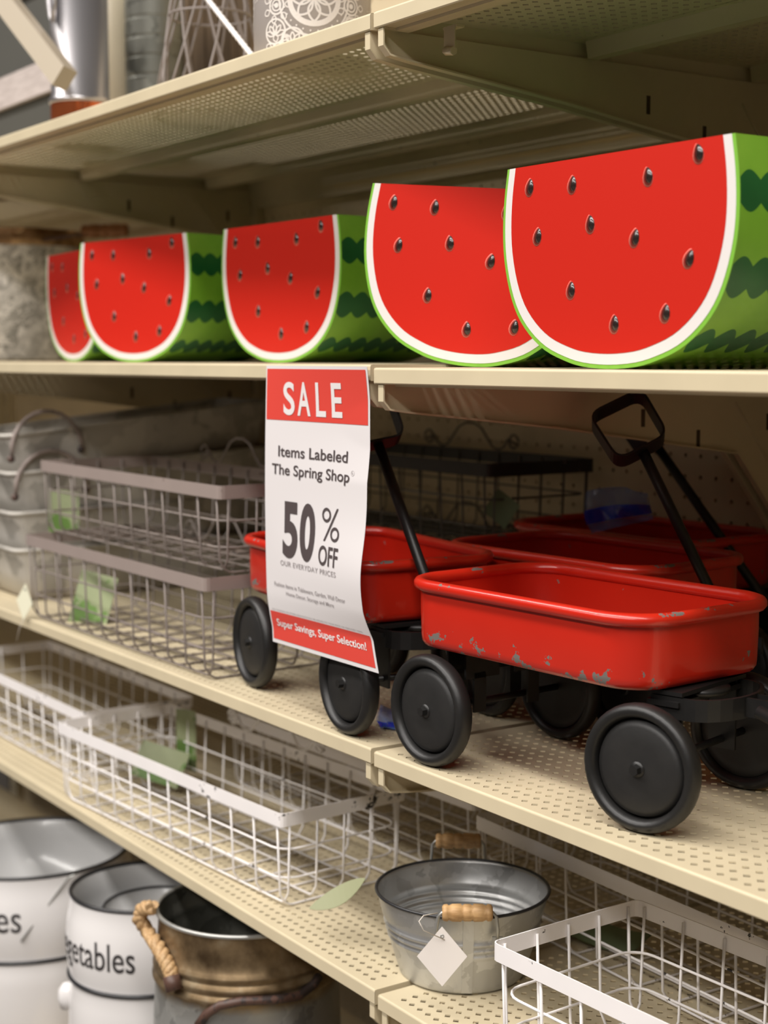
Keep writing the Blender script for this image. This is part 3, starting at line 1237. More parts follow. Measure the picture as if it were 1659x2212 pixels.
def sign_panel(u0, u1, v0, v1, off, name, m, parent, nu=10, nv=40, back=True):
    b = MB()
    nv = max(3, int(nv * (v1 - v0) / SGH))
    for o_, flip in ((off, False), (off - 0.0003, True)):
        if flip and not back:
            continue
        q = b.add([sign_pt(u0 + (u1 - u0) * i / nu, v0 + (v1 - v0) * j / nv, o_) for j in range(nv + 1) for i in range(nu + 1)], [])
        for j in range(nv):
            for i in range(nu):
                f = (q + j * (nu + 1) + i, q + (j + 1) * (nu + 1) + i, q + (j + 1) * (nu + 1) + i + 1, q + j * (nu + 1) + i + 1)
                b.face(f if not flip else f[::-1], 0, True)
    return b.build(name, m, parent)


sheet = sign_panel(0, SGW, 0, SGH, 0.0, 'sheet', MT['paper'], sign, nu=30, nv=90)
band1 = sign_panel(0.0022, SGW - 0.0028, 0.0030, 0.0530, 0.0003, 'red_band', MT['sign_red'], sign, nu=30, nv=90, back=False)
band2 = sign_panel(0.0025, SGW - 0.0030, 0.2450, 0.2735, 0.0003, 'red_band', MT['sign_red'], sign, nu=30, nv=90, back=False)


def text_geo(body, bold=0.0, spacing=1.0):
    cu = bpy.data.curves.new('lettering', 'FONT')
    cu.body = body
    cu.size = 1.0
    cu.offset = bold
    cu.space_character = spacing
    cu.resolution_u = 6
    ob = bpy.data.objects.new('lettering_tmp', cu)
    COL.objects.link(ob)
    bpy.context.view_layer.update()
    dg = bpy.context.evaluated_depsgraph_get()
    me = bpy.data.meshes.new_from_object(ob.evaluated_get(dg))
    bm = bmesh.new()
    bm.from_mesh(me)
    bpy.data.objects.remove(ob, do_unlink=True)
    bpy.data.curves.remove(cu)
    bpy.data.meshes.remove(me)
    return bm


def mapped_text(body, box, fn, name, m, parent, bold=0.0, spacing=1.0, cut=0.006):
    """box = (u0,u1,v0,v1): left, right, top, bottom of the written line (v grows downwards)"""
    bm = text_geo(body, bold, spacing)
    xs = [v.co.x for v in bm.verts]
    ys = [v.co.y for v in bm.verts]
    x0, x1, y0, y1 = min(xs), max(xs), min(ys), max(ys)
    u0, u1, v0, v1 = box
    for v in bm.verts:
        v.co.x = u0 + (v.co.x - x0) / (x1 - x0) * (u1 - u0)
        v.co.y = v1 - (v.co.y - y0) / (y1 - y0) * (v1 - v0)
        v.co.z = 0
    if cut:
        c = v0 + cut
        while c < v1:
            bmesh.ops.bisect_plane(bm, geom=bm.verts[:] + bm.edges[:] + bm.faces[:], plane_co=(0, c, 0), plane_no=(0, 1, 0))
            c += cut
        c = u0 + cut
        while c < u1:
            bmesh.ops.bisect_plane(bm, geom=bm.verts[:] + bm.edges[:] + bm.faces[:], plane_co=(c, 0, 0), plane_no=(1, 0, 0))
            c += cut
    for v in bm.verts:
        v.co = fn(v.co.x, v.co.y)
    me = bpy.data.meshes.new(name)
    bm.to_mesh(me)
    bm.free()
    me.materials.append(m)
    return obj(name, me, parent)


def sfn(off):
    return lambda u, v: sign_pt(u, v, off)


def sale_letter(ch, u0, u1, parent):
    return mapped_text(ch, (u0, u1, 0.0155, 0.0478), sfn(0.0007), 'letter', MT['sign_white'], parent, bold=0.018, cut=0.012)


for ch, u0, u1 in (('S', .0338, .0540), ('A', .0590, .0818), ('L', .0916, .1086), ('E', .1186, .1362)):
    sale_letter(ch, u0, u1, band1)
TXT = MT['sign_text']
mapped_text('Items Labeled', (.0247, .1462, .0780, .0888), sfn(0.0005), 'text_line', TXT, sheet, bold=0.012)
mapped_text('The Spring Shop', (.0135, .1515, .0960, .1098), sfn(0.0005), 'text_line', TXT, sheet, bold=0.012)
mapped_text('R', (.1550, .1572, .0966, .0990), sfn(0.0005), 'text_line', MT['sign_grey'], sheet)
b = MB()
b.tube([sign_pt(.1561 + .0028 * math.cos(k * PI / 8), .0978 + .0024 * math.sin(k * PI / 8), 0.0001) for k in range(16)], 0.00018, 4, closed=True)
b.build('registered_mark', MT['sign_grey'], sheet)
mapped_text('5', (.0342, .0622, .1320, .1875), sfn(0.0005), 'digit', TXT, sheet, bold=0.035)
mapped_text('0', (.0662, .0940, .1312, .1875), sfn(0.0005), 'digit', TXT, sheet, bold=0.035)
# percent sign: two rings and a slash
b = MB()


def flat_ring(b, cu, cv, ru, rv, t, fn, n=28):
    q = b.add([fn(cu + (ru - t * k) * math.cos(2 * PI * i / n), cv + (rv - t * k) * math.sin(2 * PI * i / n)) for k in (0, 1) for i in range(n)], [])
    for i in range(n):
        b.face((q + i, q + n + i, q + n + (i + 1) % n, q + (i + 1) % n))


flat_ring(b, .1133, .1395, .0078, .0069, .0027, sfn(0.0005))
flat_ring(b, .1297, .1566, .0078, .0069, .0027, sfn(0.0005))
f2 = sfn(0.0005)
b.add([f2(.1100, .1640), f2(.1128, .1640), f2(.1340, .1322), f2(.1312, .1322)], [(0, 1, 2, 3)])
b.build('percent_sign', TXT, sheet)
mapped_text('OFF', (.1030, .1385, .1685, .1875), sfn(0.0005), 'text_line', TXT, sheet, bold=0.014)
mapped_text('OUR EVERYDAY PRICES', (.0300, .1362, .1909, .1959), sfn(0.0005), 'text_line', MT['sign_grey'], sheet, bold=0.002, spacing=1.1)
mapped_text('Fashion Items in Tableware, Garden, Wall Decor', (.0165, .1515, .2138, .2188), sfn(0.0005), 'text_line', MT['sign_grey'], sheet, bold=0.004)
mapped_text('Home Decor, Storage and More', (.0390, .1290, .2214, .2264), sfn(0.0005), 'text_line', MT['sign_grey'], sheet, bold=0.004)
mapped_text("NO COUPONS OR OTHER DISCOUNTS MAY BE APPLIED TO 'YOUR PRICE' OR 'REDUCED' ITEMS.", (.0073, .1690, .2420, .2436), sfn(0.0005), 'text_line', MT['sign_grey'], sheet)
mapped_text('Super Savings, Super Selection!', (.0122, .1690, .2520, .2618), sfn(0.0007), 'text_line', MT['sign_white'], band2, bold=0.016)


# ------------------------------------------------------------------ enamel pots and rusty bucket on the base deck
def wrap_fn(R, cz, cu, phi0):
    """flat lettering wrapped round a vertical cylinder; R may depend on z"""
    def fn(u, v):
        z = cz - v
        r = (R(z) if callable(R) else R) + 0.0004
        a = phi0 + (u - cu) / r
        return Vector((r * math.cos(a), r * math.sin(a), z))
    return fn


def enamel_pot(loc, R, ztop, label, phi, word_end, upper, shoulder=0.0):
    """two nested pots: the rim of the lower one shows as a dark line"""
    t = thing('enamel_pot', label, 'pot', loc, 0, 'white enamel pots on the lowest deck')
    H = ztop - loc[2]
    zl = H - upper
    def rad(z):
        if z >= zl:
            k = (z - zl) / upper
            return R * (0.985 + 0.055 * math.sin(min(1, k * 1.15) * PI) - 0.02 * k)
        k = z / zl
        return R * (0.90 + 0.115 * math.sin(k * PI * 0.62))
    pr = [(0, 0.001), (R * 0.86, 0.001), (R * 0.9, 0.004)]
    pr += [(rad(zl * k / 10), zl * k / 10) for k in range(1, 11)]
    pr += [(rad(zl + upper * k / 12), zl + upper * k / 12) for k in range(1, 13)]
    b = MB()
    b.lathe(pr, 56)
    b.build('body', MT['enamel'], t)
    b = MB()
    rt = pr[-1][0]
    b.lathe([(rt, H), (rt - 0.004, H - 0.004), (rt - 0.006, H - 0.03), (rt - 0.018, H - 0.10), (0.0, H - 0.104)], 48)
    b.build('inside', MT['enamel_in'], t)
    for nm_, r_, z_, w in (('rim', rt - 0.001, H, 0.0026), ('lower_rim', rad(zl) + 0.001, zl, 0.0030)):
        b = MB()
        b.tube([(r_ * math.cos(2 * PI * k / 56), r_ * math.sin(2 * PI * k / 56), z_) for k in range(56)], w, 8, closed=True)
        b.build(nm_, MT['enamel_edge'], t)
    return t, rad, H, zl


# pot 2: "vegetables"
p2 = Vector((-0.6100, 0.056, S5 + 0.0012))
pot2, rad2, H2, zl2 = enamel_pot(p2, 0.101, -0.668, 'white enamel pot lettered vegetables, beside the rusty galvanized bucket', 0, '', 0.106)
PHI2 = math.atan2(CAM.y - p2.y, CAM.x - p2.x)
mapped_text('vegetables', (0.0, 0.150, 0.0, 0.046), wrap_fn(rad2, H2 - 0.040, 0.166, PHI2), 'lettering', MT['print_black'], pot2, bold=0.006, cut=0.006)
b = MB()                                   # raised inner lid
b.lathe([(0.070, H2 - 0.030), (0.068, H2 - 0.036), (0.05, H2 - 0.06), (0, H2 - 0.062)], 40)
lidp = b.build('inner_pot', MT['enamel_in'], pot2)
lidp.location = (0.012, 0.010, 0.006)
b = MB()
b.tube([(0.070 * math.cos(2 * PI * k / 40), 0.070 * math.sin(2 * PI * k / 40), H2 - 0.030) for k in range(40)], 0.0018, 8, closed=True)
o = b.build('inner_rim', MT['enamel_edge'], lidp)
b = MB()                                   # bail ear of the lower pot
for a in (PHI2 - 1.50,):
    c = Vector((rad2(zl2 - .03) * math.cos(a), rad2(zl2 - .03) * math.sin(a), zl2 - 0.028))
    b.lathe([(0, -0.02), (0.010, -0.018), (0.013, -0.006), (0.012, 0.006), (0.006, 0.014), (0, 0.015)], 14, c=c)
b.build('ear', MT['enamel'], pot2)
# wooden grip lying on the far side of the rim
b = MB()
hp = [Vector((rad2(H2) * math.cos(PHI2 + PI + s), rad2(H2) * math.sin(PHI2 + PI + s), H2 + 0.004)) for s in (-1.5, -1.0, -0.5, -0.2)]
b.tube(hp, 0.0016, 6)
bl = b.build('bail', MT['steel_wire'], pot2)
gw = at(322, 1907, y=0.125)
grip_wood(bl, gw - p2 + Vector((0, 0, 0.0)), (0.75, 0.55, -0.16), 0.056, 0.0105, MT['wood_dark'])

p1 = Vector((-0.9900, 0.045, S5 + 0.0012))
pot1, rad1, H1, zl1 = enamel_pot(p1, 0.150, -0.717, 'large white enamel pot at the bottom left corner, only its last letters visible', 0, '', 0.120)
PHI1 = math.atan2(CAM.y - p1.y, CAM.x - p1.x)
mapped_text('vegetables', (0.0, 0.190, 0.0, 0.052), wrap_fn(rad1, H1 - 0.034, 0.205, PHI1), 'lettering', MT['print_black'], pot1, bold=0.004, cut=0.008)
b = MB()
e1 = Vector((0.150 * math.cos(PHI1 + 0.35), 0.150 * math.sin(PHI1 + 0.35), H1 - 0.004))
e2 = Vector((0.158 * math.cos(PHI1 - 0.10), 0.158 * math.sin(PHI1 - 0.10), H1 - 0.085))
b.tube([e1 + Vector((0.008, 0.006, 0.006)), e1, e2], 0.0016, 6)
b.build('bail', MT['steel_wire'], pot1)


def rusty_bucket():
    c = Vector((-0.3560, 0.062, S5 + 0.0012))
    t = thing('galvanized_bucket', 'galvanized bucket with rusty ribbed neck and rope loop, lowest deck', 'bucket', c)
    H = -0.617 - c.z
    R = 0.1010
    def rad(z):
        return R * (0.985 + 0.20 * (1 - z / H) ** 0.8)
    pr = [(0, 0.001), (rad(0) - 0.004, 0.001), (rad(0), 0.004)]
    pr += [(rad(z), z) for z in (0.05, 0.12, 0.19, 0.25, 0.30)]
    for k in range(3):
        z0 = H - 0.078 + k * 0.0125
        pr += [(rad(z0), z0), (rad(z0) + 0.0035, z0 + 0.0035), (rad(z0) + 0.0035, z0 + 0.0065), (rad(z0), z0 + 0.010)]
    pr += [(rad(z), z) for z in (H - 0.030, H - 0.012)] + [(R * 1.01, H)]
    b = MB()
    b.lathe(pr, 56)
    b.build('body', MT['galv_rust'], t)
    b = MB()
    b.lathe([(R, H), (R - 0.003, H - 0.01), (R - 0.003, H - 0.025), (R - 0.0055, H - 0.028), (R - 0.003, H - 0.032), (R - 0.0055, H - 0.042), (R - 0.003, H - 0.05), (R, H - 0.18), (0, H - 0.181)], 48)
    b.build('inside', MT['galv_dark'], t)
    b = MB()
    b.tube([(R * 1.01 * math.cos(2 * PI * k / 56), R * 1.01 * math.sin(2 * PI * k / 56), H) for k in range(56)], 0.0026, 8, closed=True)
    b.build('rim', MT['steel_wire'], t)
    # rope loop hanging on the left
    ph = math.atan2(CAM.y - c.y, CAM.x - c.x)
    def on_surface(px, py, gap):
        d = (at(px, py, y=-0.03) - CAM).normalized()
        best, bq = 9, None
        for s_ in range(260):
            q = CAM + d * (1.45 + s_ * 0.002)
            l = q - c
            g = math.hypot(l.x, l.y) - rad(max(0, min(H, l.z))) - gap
            if g < 0:
                return l
            if g < best:
                best, bq = g, l
        return bq
    wp = [on_surface(px, py, 0.009) for px, py in ((330, 1960), (308, 1962), (301, 1985), (318, 2010), (338, 2040), (356, 2072), (368, 2098), (372, 2116))]
    b = MB()
    fine = []
    for i in range(len(wp) - 1):
        for k in range(6):
            fine.append(wp[i].lerp(wp[i + 1], k / 6))
    fine.append(wp[-1])
    # three twisted strands
    for s in range(3):
        st = []
        for i, p in enumerate(fine):
            tg = (fine[min(i + 1, len(fine) - 1)] - fine[max(i - 1, 0)]).normalized()
            up = Vector((0.3, -0.9, 0.3))
            up = (up - tg * up.dot(tg)).normalized()
            sd = tg.cross(up)
            a = i * 0.75 + s * 2 * PI / 3
            st.append(p + (up * math.cos(a) + sd * math.sin(a)) * 0.0040)
        b.tube(st, 0.0050, 7)
    rp = b.build('rope', MT['rope'], t)
    b = MB()
    e = wp[-1]
    b.tube([wp[-2].lerp(e, 0.5), e + (e - wp[-2]).normalized() * 0.012], 0.0098, 10)
    b.build('clasp', MT['rust_iron'], rp)
    # iron bail lying against the front
    bp = [(428, 2215), (445, 2192), (475, 2172), (520, 2163), (590, 2160), (645, 2152), (676, 2128), (690, 2108)]
    pts = [on_surface(px, py, 0.006) for px, py in bp]
    b = MB()
    b.tube(pts, 0.0052, 9)
    b.build('bail', MT['rust_iron'], t)


rusty_bucket()


def dark_crock():
    c = Vector((-0.110, 0.13, S5 + 0.0012))
    t = thing('planter', 'dark brown planter in the shade under the shelf corner', 'planter', c)
    b = MB()
    b.lathe([(0, 0.001), (0.07, 0.001), (0.085, 0.10), (0.092, 0.26), (0.098, 0.268), (0.098, 0.285), (0.090, 0.285), (0.088, 0.2), (0, 0.2)], 40)
    b.build('body', MT['wood_brown'], t)


dark_crock()


# ------------------------------------------------------------------ things on the top shelf
def patterned_tin():
    R = 0.0600
    c = Vector((-0.228, 0.078, S1 + 0.0012))
    t = thing('patterned_tin', 'taupe tin printed with cream medallions on the top shelf', 'tin', c)
    H = 0.20
    b = MB()
    b.lathe([(0, 0.001), (R - 0.002, 0.001), (R, 0.003), (R, H - 0.004), (R - 0.001, H), (R - 0.003, H), (R - 0.003, 0.004), (0, 0.004)], 56)
    b.build('body', MT['tin_taupe'], t)
    phi = math.atan2(CAM.y - c.y, CAM.x - c.x)
    fn = wrap_fn(R, 0.0, 0.0, phi)
    P = lambda u, v: fn(u, -v)
    b = MB()

    def ring(cu, cv, r, w, n=36):
        q = b.add([P(cu + (r - w * k) * math.cos(2 * PI * i / n), cv + (r - w * k) * math.sin(2 * PI * i / n)) for k in (0, 1) for i in range(n)], [])
        for i in range(n):
            b.face((q + i, q + n + i, q + n + (i + 1) % n, q + (i + 1) % n))

    def disc(cu, cv, r, n=10):
        q = b.add([P(cu + r * math.cos(2 * PI * i / n), cv + r * math.sin(2 * PI * i / n)) for i in range(n)], [])
        b.face([q + i for i in range(n)][::-1])

    def petal(cu, cv, a, r0, r1, w, t):
        # outlined petal: strip along both edges
        pts = []
        n = 12
        for s in (1, -1):
            for k in range(n + 1):
                f = k / n
                if s < 0:
                    f = 1 - f
                rr = r0 + (r1 - r0) * f
                wd = s * w * math.sin(f * PI) ** 0.8
                pts.append((cu + rr * math.cos(a) - wd * math.sin(a), cv + rr * math.sin(a) + wd * math.cos(a)))
        for k in range(len(pts) - 1):
            (x0, y0), (x1, y1) = pts[k], pts[k + 1]
            dx, dy = x1 - x0, y1 - y0
            l = math.hypot(dx, dy) or 1e-6
            nx, ny = -dy / l * t / 2, dx / l * t / 2
            b.add([P(x0 + nx, y0 + ny), P(x0 - nx, y0 - ny), P(x1 - nx, y1 - ny), P(x1 + nx, y1 + ny)], [(0, 1, 2, 3)])

    for (mu, mv) in ((0.002, 0.050), (0.002, 0.158), (0.118, 0.050), (-0.118, 0.050)):
        ring(mu, mv, 0.0275, 0.0055)
        for k in range(8):
            petal(mu, mv, k * PI / 4 + PI / 2, 0.002, 0.0225, 0.0060, 0.0022)
        disc(mu, mv, 0.0022)
        for k in range(26):
            a = k * 2 * PI / 26
            disc(mu + 0.0315 * math.cos(a), mv + 0.0315 * math.sin(a), 0.0010, 7)
        ring(mu, mv, 0.0375, 0.0022)
        for k in range(6):
            a = k * PI / 3 + 0.1
            for rr in (0.043, 0.048):
                disc(mu + rr * math.cos(a), mv + rr * math.sin(a), 0.0011, 7)
    for (mu, mv) in ((-0.038, 0.045), (-0.038, 0.110), (0.042, 0.045), (0.042, 0.110), (-0.036, -0.0)):
        ring(mu, mv, 0.0095, 0.0020)
        ring(mu, mv, 0.0060, 0.0016)
        disc(mu, mv, 0.0026)
        for k in range(7):
            a = k * 2 * PI / 7
            petal(mu, mv - 0.0, a, 0.010, 0.0175, 0.0030, 0.0014)
    for (mu, mv) in ((-0.040, 0.016), (0.044, 0.018), (-0.020, 0.006), (0.024, 0.006)):
        for k in range(5):
            a = PI * (0.1 + 0.2 * k)
            petal(mu, mv, a, 0.001, 0.012, 0.0022, 0.0016)
        ring(mu, mv + 0.004, 0.0130, 0.0020)
    b.build('printed_pattern', MT['tin_cream'], t)
    return t


patterned_tin()


def simple_lathe(name, label, cat, c, prof, m, part='body', n=48, extra=None, mats=None, smooth=True):
    t = thing(name, label, cat, c)
    b = MB()
    b.lathe(prof, n, mats=mats, smooth=smooth)
    b.build(part, m, t)
    return t


# pinkish tin at the corner of the two top shelves
simple_lathe('glass_jar', 'pale pinkish metal jar behind the corner of the top shelf', 'jar', (0.075, 0.20, S1 + 0.0134),
             [(0, .001), (.050, .001), (.054, .004), (.054, .16), (.050, .17), (.046, .17), (.046, .006), (0, .006)], mat('pinkish_tin', (0.60, 0.50, 0.47), 0.3, 0.4))
# bright tin can with a copper band
cc = at(172, 120, y=0.13)
tc = thing('tin_canister', 'tall bright tin canister with copper base band on the top shelf', 'canister', (cc.x, 0.13, S1 + 0.0012))
b = MB()
b.lathe([(0, .001), (.0415, .001), (.042, .003), (.042, .056)], 48)
b.build('base_band', MT['copper'], tc)
b = MB()
b.lathe([(.042, .056), (.0445, .057), (.0445, .063), (.041, .065), (.0405, .34), (.038, .34), (.038, .066), (0, .066)], 48)
b.build('body', MT['chrome'], tc)
b = MB()
ctr = math.atan2(CAM.y - 0.13, CAM.x - cc.x)
pp = [Vector((0.042 * math.cos(ctr + a), 0.042 * math.sin(ctr + a), z)) for a, z in ((-1.10, .30), (-1.12, .20), (-1.0, .175), (-0.88, .165), (-0.82, .19), (-0.86, .30))]
b.tube([p * 1.12 if False else Vector((p.x * 1.10, p.y * 1.10, p.z)) for p in pp], 0.0045, 8)
b.build('handle', MT['chrome'], tc)
cq = at(236, 120, y=0.245)
t = simple_lathe('cream_canister', 'cream enamel canister just right of the bright tin canister', 'canister', (cq.x, 0.245, S1 + 0.0012),
                 [(0, .001), (.050, .001), (.0525, .004), (.0525, .33), (.049, .335), (.046, .335), (.046, .006), (0, .006)], MT['cream'])
# corrugated dark galvanized cylinder
cq = at(334, 90, y=0.27)
pr = [(0, .001), (.040, .001)]
for k in range(12):
    z = 0.004 + k * 0.028
    pr += [(.0440, z), (.0440, z + .022), (.0432, z + .0235), (.0432, z + .0265)]
pr += [(.040, .345), (.040, .01), (0, .01)]
simple_lathe('ribbed_vase', 'dark ribbed galvanized cylinder behind the cream canister', 'vase', (cq.x, 0.27, S1 + 0.0012), pr, MT['galv_dark'], smooth=False)


# leaning wire cloche of crossing bars
def wire_cone():
    c0 = at(455, 150, y=0.16)
    c = Vector((c0.x, 0.16, S1 + 0.0012))
    t = thing('wire_cloche', 'grey wire cone of crossing bars left of the patterned tin', 'cloche', c)
    R, H = 0.072, 0.34
    n = 9
    for k in range(n):
        for s in (1, -1):
            b = MB()
            pts = []
            for j in range(9):
                f = j / 8
                a = 2 * PI * k / n + s * f * 1.5
                r = R * (1 - 0.82 * f)
                pts.append((r * math.cos(a), r * math.sin(a), 0.002 + H * f))
            b.tube(pts, 0.0017, 6)
            b.build('wire', MT['taupe'], t)
    for f in (0.0, 0.35, 0.7):
        b = MB()
        r = R * (1 - 0.82 * f)
        b.tube([(r * math.cos(2 * PI * i / 32), r * math.sin(2 * PI * i / 32), 0.003 + H * f) for i in range(32)], 0.0018, 6, closed=True)
        b.build('ring_wire', MT['taupe'], t)


wire_cone()
# beaded bar leaning beside it
t = thing('beaded_rod', 'thin whitewashed beaded rod leaning against the patterned tin', 'rod', (0, 0, 0))
a_, c_ = at(546, 122, y=0.07), at(430, -25, y=0.075)
a_.z = max(a_.z, S1 + 0.004)
pts = [a_.lerp(c_, k / 60) for k in range(61)]
b = MB()
b.tube(pts, 0.003, 7, rs=[0.0022 + 0.0014 * abs(math.sin(k * 0.9)) for k in range(61)])
b.build('rod', MT['white_wire'], t)
# brown boards behind
cxa, cxb = at(285, 60, y=0.42).x, at(556, 60, y=0.42).x
t = thing('wooden_crate', 'dark brown slatted wooden crate behind the patterned tin', 'crate', ((cxa + cxb) / 2, 0.42, S1 + 0.0012))
chw = (cxb - cxa) / 2
ns = 9
for k in range(ns):
    b = MB()
    x = -chw + k * 2 * chw / ns
    b.box(x, x + 2 * chw / ns - 0.006, -0.01, 0.002, 0.0, 0.30 + 0.004 * (k % 3))
    b.build('slat', MT['wood_brown'], t)
for z in (0.03, 0.25):
    b = MB()
    b.box(-chw, chw - 0.006, 0.002, 0.018, z, z + 0.04)
    b.build('rail', MT['wood_brown'], t)
for x in (-chw, chw - 0.023):
    b = MB()
    b.box(x, x + 0.017, 0.018, 0.12, 0.0, 0.30)
    b.build('side', MT['wood_brown'], t)
# framed chalk panel far left, with greyed wood rails
cl = at(55, 160, y=0.20)
t = thing('chalkboard', 'dark chalkboard panel framed in greyed wood at the top left', 'chalkboard', (cl.x, 0.22, S1 + 0.0012))
b = MB()
b.box(-0.20, 0.10, 0.0, 0.006, 0.03, 0.30)
b.build('panel', MT['chalk'], t)
for (x0, x1, z0, z1) in ((-0.21, 0.11, 0.0, 0.036), (-0.21, 0.11, 0.128, 0.180), (-0.21, 0.11, 0.30, 0.35)):
    b = MB()
    b.box(x0, x1, -0.010, 0.010, z0, z1)
    b.build('rail', MT['wood_grey'], t)
# tan tube leaning in from the upper left
p_a, p_b = at(140, 170, y=0.045), at(-75, -110, y=0.045)
t = thing('metal_bar', 'tan square metal bar slanting down in front of the bright tin canister', 'bar', (0, 0, 0))
b = MB()
dirv = (p_b - p_a).normalized()
b.strap([p_a, p_a.lerp(p_b, .5), p_b], lambda i: Vector((0.55, -0.83, 0)), 0.022, 0.030)
b.build('bar', MT['tan_tube'], t)

# ------------------------------------------------------------------ blotchy galvanized bucket on the melon shelf
cb = at(40, 600, y=0.285)
cb = Vector((cb.x, 0.285, S2 + 0.0027 + 0.0012))
t = thing('galvanized_bucket', 'blotchy galvanized bucket with rusty rim, left of the watermelon boxes', 'bucket', cb)
R = 0.118
b = MB()
b.lathe([(0, .001), (R - .004, .001), (R, .004), (R, .208), (R * 1.01, .212)], 56)
b.build('body', MT['galv_blotch'], t)
b = MB()
b.lathe([(R * 1.012, .206), (R * 1.025, .209), (R * 1.03, .232), (R * 1.012, .236), (R * .99, .236), (R * .985, .12), (0, .118)], 56)
b.build('rusty_collar', m_galv('rusty_collar_iron', (0.16, 0.075, 0.03), (0.75, 0.50, 0.27), 26, 0.5), t)
b = MB()
pa = [Vector((R * 1.04, 0.0, 0.215)), Vector((R * 1.30, 0.07, 0.226)), Vector((R * 1.5, 0.14, 0.232))]
b.tube(pa, 0.003, 6)
bl = b.build('bail', MT['rust_iron'], t)
grip_wood(bl, Vector((R * 1.42, 0.10, 0.232)), (0.6, 0.8, 0.02), 0.085, 0.012, MT['wood_dark'])


# ------------------------------------------------------------------ whitewashed metal troughs on the wagon shelf, left
def trough(z, x, y, rz, tilt, label, hl=0.225, hw=0.085, H=0.075, handle=True):
    t = thing('metal_trough', label, 'trough', (x, y, z), 0, 'whitewashed metal troughs', rot=(math.radians(tilt), 0, math.radians(rz)))
    b = MB()

    def rr(s, zz, t_=0.0):
        return [Vector((p.y, p.x, p.z)) for p in rrect(hl * s - t_, hw * s - t_, 0.018 * s, zz, 5)][::-1]
    L = [rr(0.88, 0.0), rr(0.91, 0.004), rr(0.95, H * .5), rr(0.99, H * .95), rr(1.0, H), rr(0.985, H), rr(0.93, H * .45), rr(0.87, 0.006)]
    b.loops(L, cap0=True, cap1=True)
    b.build('body', MT['galv_light'], t)
    b = MB()
    b.tube(rr(1.0, H), 0.003, 8, closed=True)
    b.build('rolled_rim', MT['galv_light'], t)
    if handle:
        b = MB()
        pts = []
        for k in range(13):
            a = PI * k / 12
            pts.append((hw * 0.985 + 0.004, -0.165 + 0.055 * -math.cos(a), H * 0.62 + 0.058 * math.sin(a)))
        b.tube(pts, 0.0034, 8)
        b.build('handle', MT['taupe_rim'], t)
        for s in (-1, 1):
            b = MB()
            b.lathe([(0, 0.006), (0.004, 0.005), (0.006, 0.0)], 10, axis='X', c=(hw * 0.975, -0.165 + s * 0.055, H * 0.55))
            b.build('rivet', MT['rust_iron'], t)
    return t


trough(zt + 0.0012, -1.080, 0.262, 0, 0, 'whitewashed metal trough lying at the bottom of the trough stack', handle=False)
trough(zt + 0.060, -1.085, 0.256, 2, 1.0, 'whitewashed metal trough second from the bottom of the trough stack', handle=False)
trough(zt + 0.128, -1.080, 0.262, -1, 3.5, 'whitewashed metal trough second from the top of the trough stack')
trough(zt + 0.192, -1.084, 0.254, 1, 5.5, 'whitewashed metal trough on top of the stack with an arched handle')


# ------------------------------------------------------------------ price cards, hang tag, plastic bags
def card(label, c, w, h, rot, m, name='price_card', leaf=False):
    t = thing(name, label, 'card', c, 0, None, rot=rot)
    b = MB()
    n = 10
    vs = []
    for s in (0.0, 0.0006):
        for i in range(n + 1):
            for zz in (-h / 2, h / 2):
                x = -w / 2 + w * i / n
                k = (0.06 + 0.94 * math.sin(i / n * PI) ** 0.8) if leaf else 1.0
                vs.append((x, s + 0.004 * math.sin(i / n * PI), zz * k))
    q = b.add(vs, [])
    o2 = 2 * (n + 1)
    for i in range(n):
        b.face((q + 2 * i, q + 2 * i + 2, q + 2 * i + 3, q + 2 * i + 1))
        b.face((q + o2 + 2 * i + 1, q + o2 + 2 * i + 3, q + o2 + 2 * i + 2, q + o2 + 2 * i))
        b.face((q + 2 * i + 1, q + 2 * i + 3, q + o2 + 2 * i + 3, q + o2 + 2 * i + 1))
        b.face((q + 2 * i, q + o2 + 2 * i, q + o2 + 2 * i + 2, q + 2 * i + 2))
    b.build('card', m, t)
    return t


card('green leaf-printed card inside the upper taupe basket', at(138, 1112, y=0.075), 0.055, 0.070, (0.1, 0.1, 0.5), MT['tag_green'])
card('green leaf-printed card inside the lower taupe basket', at(200, 1300, y=0.062), 0.062, 0.078, (-0.25, 0.15, 0.5), MT['tag_green'])
card('green card lying inside the central white basket', at(345, 1650, y=0.13), 0.085, 0.050, (-0.5, 0.1, 0.4), MT['tag_green'])
card('tall green card at the back of the central white basket', at(402, 1600, y=0.165), 0.035, 0.085, (0, 0, 0.4), MT['tag_green'])
card('green leaf-shaped tag under the front corner of the central white basket', at(728, 1930, y=0.035), 0.068, 0.024, (-0.9, -0.55, 0.75), MT['tag_olive'], name='leaf_tag', leaf=True)
card('dark green card lying in the basket behind the galvanized tub', at(1318, 2018, z=S4 + 0.012), 0.075, 0.040, (-1.35, 0.0, 0.25), MT['tag_greendark'])
card('white and green card in the charcoal baskets', at(1082, 1100, y=0.40), 0.036, 0.036, (0, 0.6, 0.5), MT['tag_greendark'])
hp = at(53, 1300, y=-0.006)
hang_tag('pale yellow diamond hang tag dangling over the shelf edge, far left', hp, 0.030, 0.052, (0, math.radians(6), math.radians(25)), MT['tag_yellow'],
         [at(52, 1335, y=-0.006), at(42, 1358, y=-0.006), at(36, 1385, y=-0.005)])


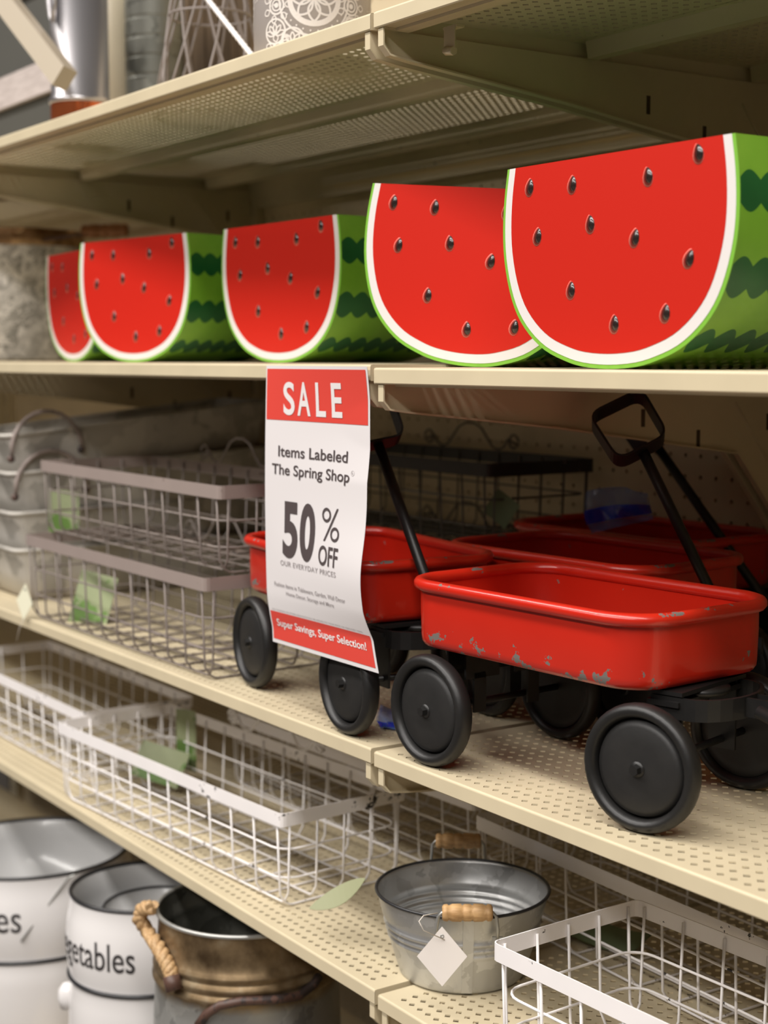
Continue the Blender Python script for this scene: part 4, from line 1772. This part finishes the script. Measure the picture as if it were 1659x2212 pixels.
def plastic_bag(label, pts_fn, stripe, name='plastic_bag'):
    t = thing(name, label, 'bag', (0, 0, 0))
    n, m = 14, 9
    b = MB()
    s = MB()
    for side in (0, 1):
        vs = []
        for j in range(m + 1):
            for i in range(n + 1):
                vs.append(pts_fn(i / n, j / m, side))
        q = b.add(vs, [])
        for j in range(m):
            for i in range(n):
                f = (q + j * (n + 1) + i, q + j * (n + 1) + i + 1, q + (j + 1) * (n + 1) + i + 1, q + (j + 1) * (n + 1) + i)
                st = stripe[0] <= (j + .5) / m <= stripe[1]
                b.face(f if side == 0 else f[::-1], 1 if st else 0, True)
    b.build('film', [MT['plastic'], MT['plastic_blue']], t)


def bag1(u, v, side):
    # lies on the rims of the two rear wagons
    tl, tr, br, bl_ = at(1266, 1062, y=0.370), at(1398, 1066, y=0.362), at(1410, 1122, y=0.362), at(1277, 1152, y=0.372)
    p = tl.lerp(tr, u).lerp(bl_.lerp(br, u), v)
    d = 0.004 * math.sin(u * 9 + v * 4) + 0.003 * math.sin(u * 17 - v * 6)
    return p + Vector((0.3, -0.95, 0)) * (d + side * (0.006 * math.sin(v * PI) + 0.0005)) + Vector((0, 0, 0.006 * math.sin(u * PI) * (1 - v)))


def bag2(u, v, side):
    tl, tr, br, bl_ = at(822, 1522, y=0.075), at(868, 1540, y=0.090), at(876, 1604, y=0.06), at(818, 1596, y=0.045)
    p = tl.lerp(tr, u).lerp(bl_.lerp(br, u), v)
    p.z = max(p.z, S3 + 0.004)
    d = 0.005 * math.sin(u * 8 + v * 5) + 0.003 * math.sin(u * 15 - v * 9)
    return p + Vector((0.4, -0.8, 0.4)) * (d * 0.6 + side * 0.004 * math.sin(v * PI))


plastic_bag('clear blue plastic bag resting on the rims of the rear wagons', bag1, (0.5, 0.75))
plastic_bag('crumpled blue plastic bag on the shelf between two wagon wheels', bag2, (0.55, 0.9))


# ------------------------------------------------------------------ mat added on the right top shelf to block light through its perforations
for x0, y0, x1, y1, lab in ((0.012, 0.028, 1.05, 0.53, 'dark brown mat added on the right top shelf to keep its perforations dark'),):
    t = thing('added_shade_mat', lab, 'mat', ((x0 + x1) / 2, (y0 + y1) / 2, S1 + 0.0012))
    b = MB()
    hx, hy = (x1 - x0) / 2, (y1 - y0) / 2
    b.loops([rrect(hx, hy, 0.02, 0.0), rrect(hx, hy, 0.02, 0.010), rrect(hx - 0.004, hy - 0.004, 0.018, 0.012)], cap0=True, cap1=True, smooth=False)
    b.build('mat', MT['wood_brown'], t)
